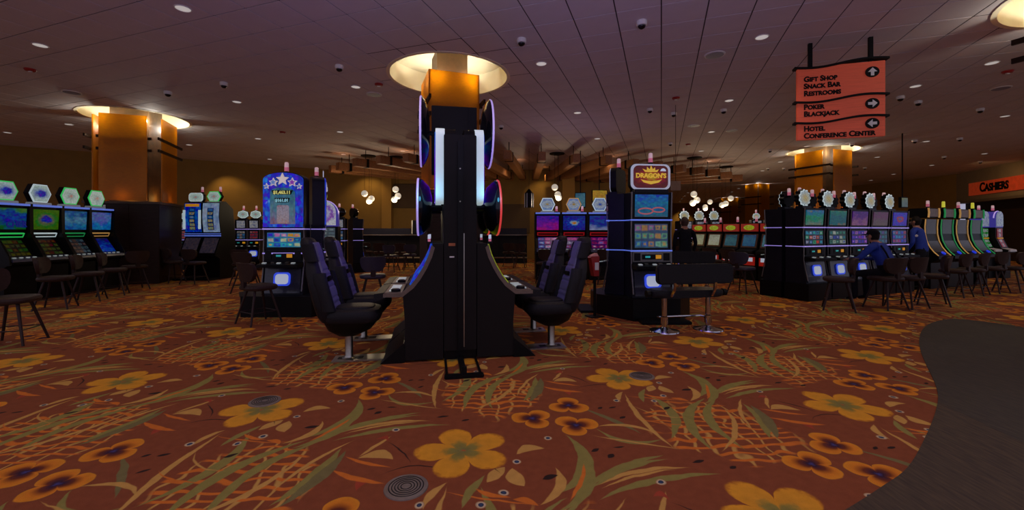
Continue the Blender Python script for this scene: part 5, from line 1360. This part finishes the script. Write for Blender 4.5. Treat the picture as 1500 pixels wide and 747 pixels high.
TROUSER = mat('dark_trousers', (26, 26, 32), .85)
def head_parts(b, hx, hy, hz, hair, cap=None, s=1.0):
    """ears, nose, hair or cap on a head whose centre is hx,hy,hz; faces local -Y"""
    for sx in (-1, 1):
        part('ear', lambda: MB().loft([[(hx + sx * xx, hy + .01 + k * .022 * math.cos(2 * PI * i / 10), hz + k * .034 * math.sin(2 * PI * i / 10)) for i in range(10)] for k, xx in ((1, .078), (.9, .094), (.3, .098))]), SKIN, b)
        part('eye', lambda: MB().lathe([(.001, -.011), (.009, -.006), (.011, 0), (.009, .006), (.001, .011)], 8, (hx + sx * .032, hy - .094, hz + .012)), INK, b)
    part('nose', lambda: MB().loft([[(hx - .008, hy - .093, hz + .02), (hx + .008, hy - .093, hz + .02), (hx, hy - .10, hz + .022)], [(hx - .018, hy - .09, hz - .028), (hx + .018, hy - .09, hz - .028), (hx, hy - .125, hz - .022)]]), SKIN, b)
    part('mouth', lambda: MB().box(hx - .024, hx + .024, hy - .096, hy - .088, hz - .058, hz - .05), mat('lips', (140, 80, 72), .5), b)
    def cover(z0, k, front):
        R = []
        for i in range(8):
            a = z0 + (PI / 2 - z0) * i / 7.0
            R.append([(hx + .088 * k * math.cos(a) * math.cos(2 * PI * j / 20), hy + .008 + (.103 * k * math.sin(2 * PI * j / 20) if math.sin(2 * PI * j / 20) > 0 else front * k * math.sin(2 * PI * j / 20)) * math.cos(a), hz + .012 + .125 * k * math.sin(a)) for j in range(20)])
        return MB().loft(R)
    if cap is None:
        part('hair', lambda: cover(.12, 1.06, .085), hair, b)
        part('hair_back', lambda: MB().loft([[(hx + .078 * c_ * k, hy + .02 + .085 * s_ * k, z) for c_, s_ in ((math.cos(PI * j / 9), math.sin(PI * j / 9)) for j in range(10))] + [(hx, hy + .01, z)] for z, k in ((hz - .075, .82), (hz - .03, 1.0), (hz + .05, 1.06))]), hair, b)
    else:
        part('cap', lambda: cover(.25, 1.1, .1), cap, b)
        part('cap_brim', lambda: MB().loft([[(hx - .07, hy - .06, hz + .045), (hx + .07, hy - .06, hz + .045), (hx + .07, hy - .06, hz + .053), (hx - .07, hy - .06, hz + .053)], [(hx - .05, hy - .17, hz + .025), (hx + .05, hy - .17, hz + .025), (hx + .05, hy - .17, hz + .032), (hx - .05, hy - .17, hz + .032)]]), cap, b)
        part('hair_back', lambda: MB().loft([[(hx + .08 * c_ * k, hy + .015 + .09 * s_ * k, z) for c_, s_ in ((math.cos(PI * j / 9), math.sin(PI * j / 9)) for j in range(10))] + [(hx, hy + .01, z)] for z, k in ((hz - .06, .85), (hz - .01, 1.0), (hz + .05, 1.03))]), hair, b)
def hands(J, E, Tg, Rr, sx, wr, dirv, side):
    """palm plus five fingers on a wrist"""
    w = Vector(J[wr]); d = Vector(dirv).normalized(); s = Vector(side).normalized(); n = 'p%d' % sx
    J[n] = tuple(w + d * .06); Rr[n] = (.036, .018); E.append((wr, n)); Tg[(wr, n)] = 'skin'
    for k, (o, ln) in enumerate(((-.033, .065), (-.011, .078), (.011, .074), (.03, .06))):
        a, c = '%sf%da' % (n, k), '%sf%db' % (n, k)
        J[a] = tuple(Vector(J[n]) + d * .035 + s * o); J[c] = tuple(Vector(J[a]) + d * ln + Vector((0, 0, -.02)))
        Rr[a] = .010; Rr[c] = .008; E += [(n, a), (a, c)]; Tg[(n, a)] = 'skin'; Tg[(a, c)] = 'skin'
    a, c = n + 't', n + 'u'
    J[a] = tuple(w + d * .035 - s * .045); J[c] = tuple(w + d * .085 - s * .06); Rr[a] = .012; Rr[c] = .009
    E += [(n, a), (a, c)]; Tg[(n, a)] = 'skin'; Tg[(a, c)] = 'skin'
def standing(label, loc, rz, top, bottom, hair, h=1.74, lean=0.0, shirt='top', arm_fwd=.12):
    k = h / 1.74
    J = dict(pelvis=(0, 0, .93), waist=(0, -.005, 1.08), chest=(0, -lean * .6, 1.30), neck0=(0, -lean, 1.44), neck=(0, -lean - .01, 1.51), head=(0, -lean - .03, 1.60), crown=(0, -lean - .03, 1.68))
    Rr = dict(pelvis=(.155, .115), waist=(.135, .105), chest=(.165, .115), neck0=(.095, .07), neck=.052, head=(.078, .095), crown=(.06, .075))
    E = [('pelvis', 'waist'), ('waist', 'chest'), ('chest', 'neck0'), ('neck0', 'neck'), ('neck', 'head'), ('head', 'crown')]
    Tg = {E[0]: 'top', E[1]: 'top', E[2]: 'top', E[3]: 'skin', E[4]: 'skin', E[5]: 'skin'}
    for sx, n in ((-1, 'l'), (1, 'r')):
        J.update({n + 's': (sx * .19, -lean, 1.40), n + 'e': (sx * .245, -lean + .02, 1.13), n + 'w': (sx * .22, -lean - arm_fwd, .90), n + 'h': (sx * .09, 0, .86), n + 'k': (sx * .10, -.01, .49), n + 'a': (sx * .105, .03, .09), n + 't': (sx * .12, -.13, .035)})
        Rr.update({n + 's': .062, n + 'e': .047, n + 'w': .03, n + 'h': .09, n + 'k': .062, n + 'a': .045, n + 't': (.042, .03)})
        ee = [('neck0', n + 's'), (n + 's', n + 'e'), (n + 'e', n + 'w'), ('pelvis', n + 'h'), (n + 'h', n + 'k'), (n + 'k', n + 'a'), (n + 'a', n + 't')]
        E += ee
        for q, e in enumerate(ee): Tg[e] = 'top' if q < 3 else ('shoe' if q == 6 else 'leg')
        hands(J, E, Tg, Rr, sx, n + 'w', (0, -.35, -1), (0, 1, 0))
    J = {n: (x * k, y * k, z * k) for n, (x, y, z) in J.items()}
    b = person(label, loc, rz, J, Rr, E, Tg, dict(top=top, leg=bottom, skin=SKIN, shoe=DARK))
    head_parts(b, J['head'][0], J['head'][1], J['head'][2] + .02, hair)
    return b
standing('person in dark clothes standing with back turned beyond the dragon machine', (at(1004, 9.9), 9.9), R_(172), DARKCLOTH, TROUSER, HAIRB, 1.70, lean=.06)
b = standing('person in blue shirt standing at the amber-edged slot on the right', (at(1351, 10.0), 10.0), R_(205), BLUESHIRT, TROUSER, HAIRD, 1.72, lean=.10)
part('sleeve_patch', lambda: MB().lathe([(.03, 0), (.03, .006), (.02, .008)], 10), OFFWHITE, b, loc=(.262, 0, 1.28), rot=(0, PI / 2, 0))
# seated player in the cap
def seated(label, loc, rz):
    J = dict(pelvis=(0, .02, .72), waist=(0, .0, .86), chest=(0, -.10, 1.06), neck0=(0, -.17, 1.19), neck=(0, -.20, 1.26), head=(0, -.24, 1.34), crown=(0, -.25, 1.42))
    Rr = dict(pelvis=(.175, .14), waist=(.175, .135), chest=(.19, .13), neck0=(.10, .075), neck=.055, head=(.078, .095), crown=(.06, .075))
    E = [('pelvis', 'waist'), ('waist', 'chest'), ('chest', 'neck0'), ('neck0', 'neck'), ('neck', 'head'), ('head', 'crown')]
    Tg = {E[0]: 'top', E[1]: 'top', E[2]: 'top', E[3]: 'skin', E[4]: 'skin', E[5]: 'skin'}
    for sx, n in ((-1, 'l'), (1, 'r')):
        J.update({n + 's': (sx * .205, -.15, 1.16), n + 'e': (sx * .33, -.26, .95), n + 'w': (sx * .20, -.50, .93), n + 'h': (sx * .10, -.04, .70), n + 'k': (sx * .16, -.46, .66), n + 'a': (sx * .15, -.44, .22), n + 't': (sx * .16, -.60, .17)})
        Rr.update({n + 's': .068, n + 'e': .052, n + 'w': .032, n + 'h': .10, n + 'k': .068, n + 'a': .046, n + 't': (.042, .03)})
        ee = [('neck0', n + 's'), (n + 's', n + 'e'), (n + 'e', n + 'w'), ('pelvis', n + 'h'), (n + 'h', n + 'k'), (n + 'k', n + 'a'), (n + 'a', n + 't')]
        E += ee
        for q, e in enumerate(ee): Tg[e] = 'top' if q < 3 else ('shoe' if q == 6 else 'leg')
        hands(J, E, Tg, Rr, sx, n + 'w', (-sx * .3, -1, -.1), (1, 0, 0))
    b = person(label, loc, rz, J, Rr, E, Tg, dict(top=BLUESHIRT, leg=TROUSER, skin=SKIN, shoe=DARK))
    head_parts(b, 0, -.24, 1.36, HAIRD, DARKCLOTH)
    for sx in (-1, 1):
        part('brace_strap', lambda: MB().tube([(sx * .10, -.04, 1.20), (sx * .12, .045, 1.08), (sx * .12, .12, .92), (sx * .11, .15, .78)], .014, 6), DARKCLOTH, b)
    return b
x, y = gnd(1300, 451)
b = seated('person in black cap and blue shirt seated at the scalloped-topper slots', (x, y), R_(198))
b.location.z = -.075

# ================================================================ BACK BAR, SCREENS, FLOOR BOXES
d = 18.6
t = thing('bar_counter', 'long black bar counter in front of the tan back wall', 'bar counter', (at(528, d), d, 0))
bw = at(772, d) - at(528, d)
BARF = mat('bar_black_panel', (24, 22, 24), .5)
box('bar_front', (0, bw, .0, .9, 0, 1.20), BARF, t)
box('bar_top', (-.05, bw + .05, -.18, .9, 1.20, 1.25), mat('bar_top_stone', (96, 82, 70), .25, coat=.4), t, bevel=.01)
box('bar_screen', (0, bw, .35, .45, 1.25, 1.52), mat('bar_slate_screen', (34, 32, 44), .4), t)
part('foot_rail', lambda: MB().tube([(0, -.2, .25), (bw, -.2, .25)], .03, 8), STEEL, t)
for i in range(9): box('panel_joint', (bw * (i + .5) / 9 - .02, bw * (i + .5) / 9 + .02, -.012, .0, .05, 1.18), DARK, t, key='bar_joint', loc=None) if i == 0 else part('panel_joint', None, DARK, t, key='bar_joint', loc=(bw * i / 9, 0, 0))
# monitor standing on the counter beside the tower
d2 = 18.2
t = thing('bar_monitor', 'dark monitor on the bar with pale left edge beside the tower', 'monitor', (at(610, d2), d2 + .58, 1.25))
box('screen_panel', (-.3, .3, 0, .06, .03, .62), BLACK, t, bevel=.01); box('edge_light', (-.34, -.3, -.01, .07, .03, .62), OFFWHITE, t); box('monitor_foot', (-.12, .12, -.05, .12, 0, .03), DARK, t)
def screen(px0, px1, py0, py1, d, m, label, rz=0.0, cat='screen', hang=True):
    x0, x1, z0, z1 = at(px0, d), at(px1, d), zat(py1, d), zat(py0, d)
    t = thing('wall_screen', label, cat, ((x0 + x1) / 2, d, 0), rz); w = (x1 - x0) / 2
    b = box('screen_case', (-w - .03, w + .03, 0, .08, z0 - .03, z1 + .03), DARK, t, bevel=.01)
    box('screen_face', (-w, w, -.012, 0.0, z0, z1), m, t)
    if hang: part('ceiling_pole', lambda: MB().tube([(0, .06, z1), (0, .06, CEIL)], .02, 6), IRON, t)
screen(843, 857, 283, 303, 16.4, picture('teal_screen', 'scene', [(60, 110, 130), (110, 160, 170), (60, 100, 140)], .24, seed=2, sc=3), 'teal lit screen hanging above the orange fish slot', -.25)
screen(868, 889, 279, 296, 16.8, picture('yellow_screen', 'noise', [(180, 120, 20), (220, 170, 30), (150, 100, 20)], .26, seed=4, sc=3), 'yellow lit screen left of the dragon machine', .1)
screen(1319, 1331, 290, 303, 13.5, picture('pale_screen', 'scene', [(110, 130, 130), (130, 150, 150), (170, 170, 90)], .18, seed=6, sc=3), 'pale lit screen behind the end of the scalloped bank', .3)
# small hanging number board right of the dragon topper
d3 = 10.5
t = thing('number_board', 'small tan hanging board right of the dragon topper', 'sign', (at(990, d3), d3, 0))
box('board', (-.12, .12, 0, .03, zat(279, d3), zat(265, d3)), mat('tan_board', (132, 104, 80), .6), t, bevel=.004)
part('cord', lambda: MB().tube([(0, .015, zat(265, d3)), (0, .015, CEIL)], .006, 5), IRON, t)
# round floor boxes set in the carpet
for (px, py), lab in (((595, 714), 'round slotted floor grille nearest the camera'), ((388, 588), 'round floor grille on the gold flower left of the tower'), ((940, 551), 'round floor grille right of the tower')):
    x, y = gnd(px, py)
    t = thing('floor_grille', lab, 'floor grille', (x, y, 0), group='round floor grilles')
    GM = mat('pewter', (120, 106, 94), .45, .3)
    part('dish', lambda: MB().lathe([(.118, 0), (.116, .006), (.10, .008)], 36), GM, t, key='fg_dish')
    for r in (.092, .076, .060, .044, .028):
        part('slot_ring', lambda: MB().tube([(r * math.cos(2 * PI * i / 32), r * math.sin(2 * PI * i / 32), .007) for i in range(32)], .0034, 5, closed=True), DARK, t, key=('fg', r))
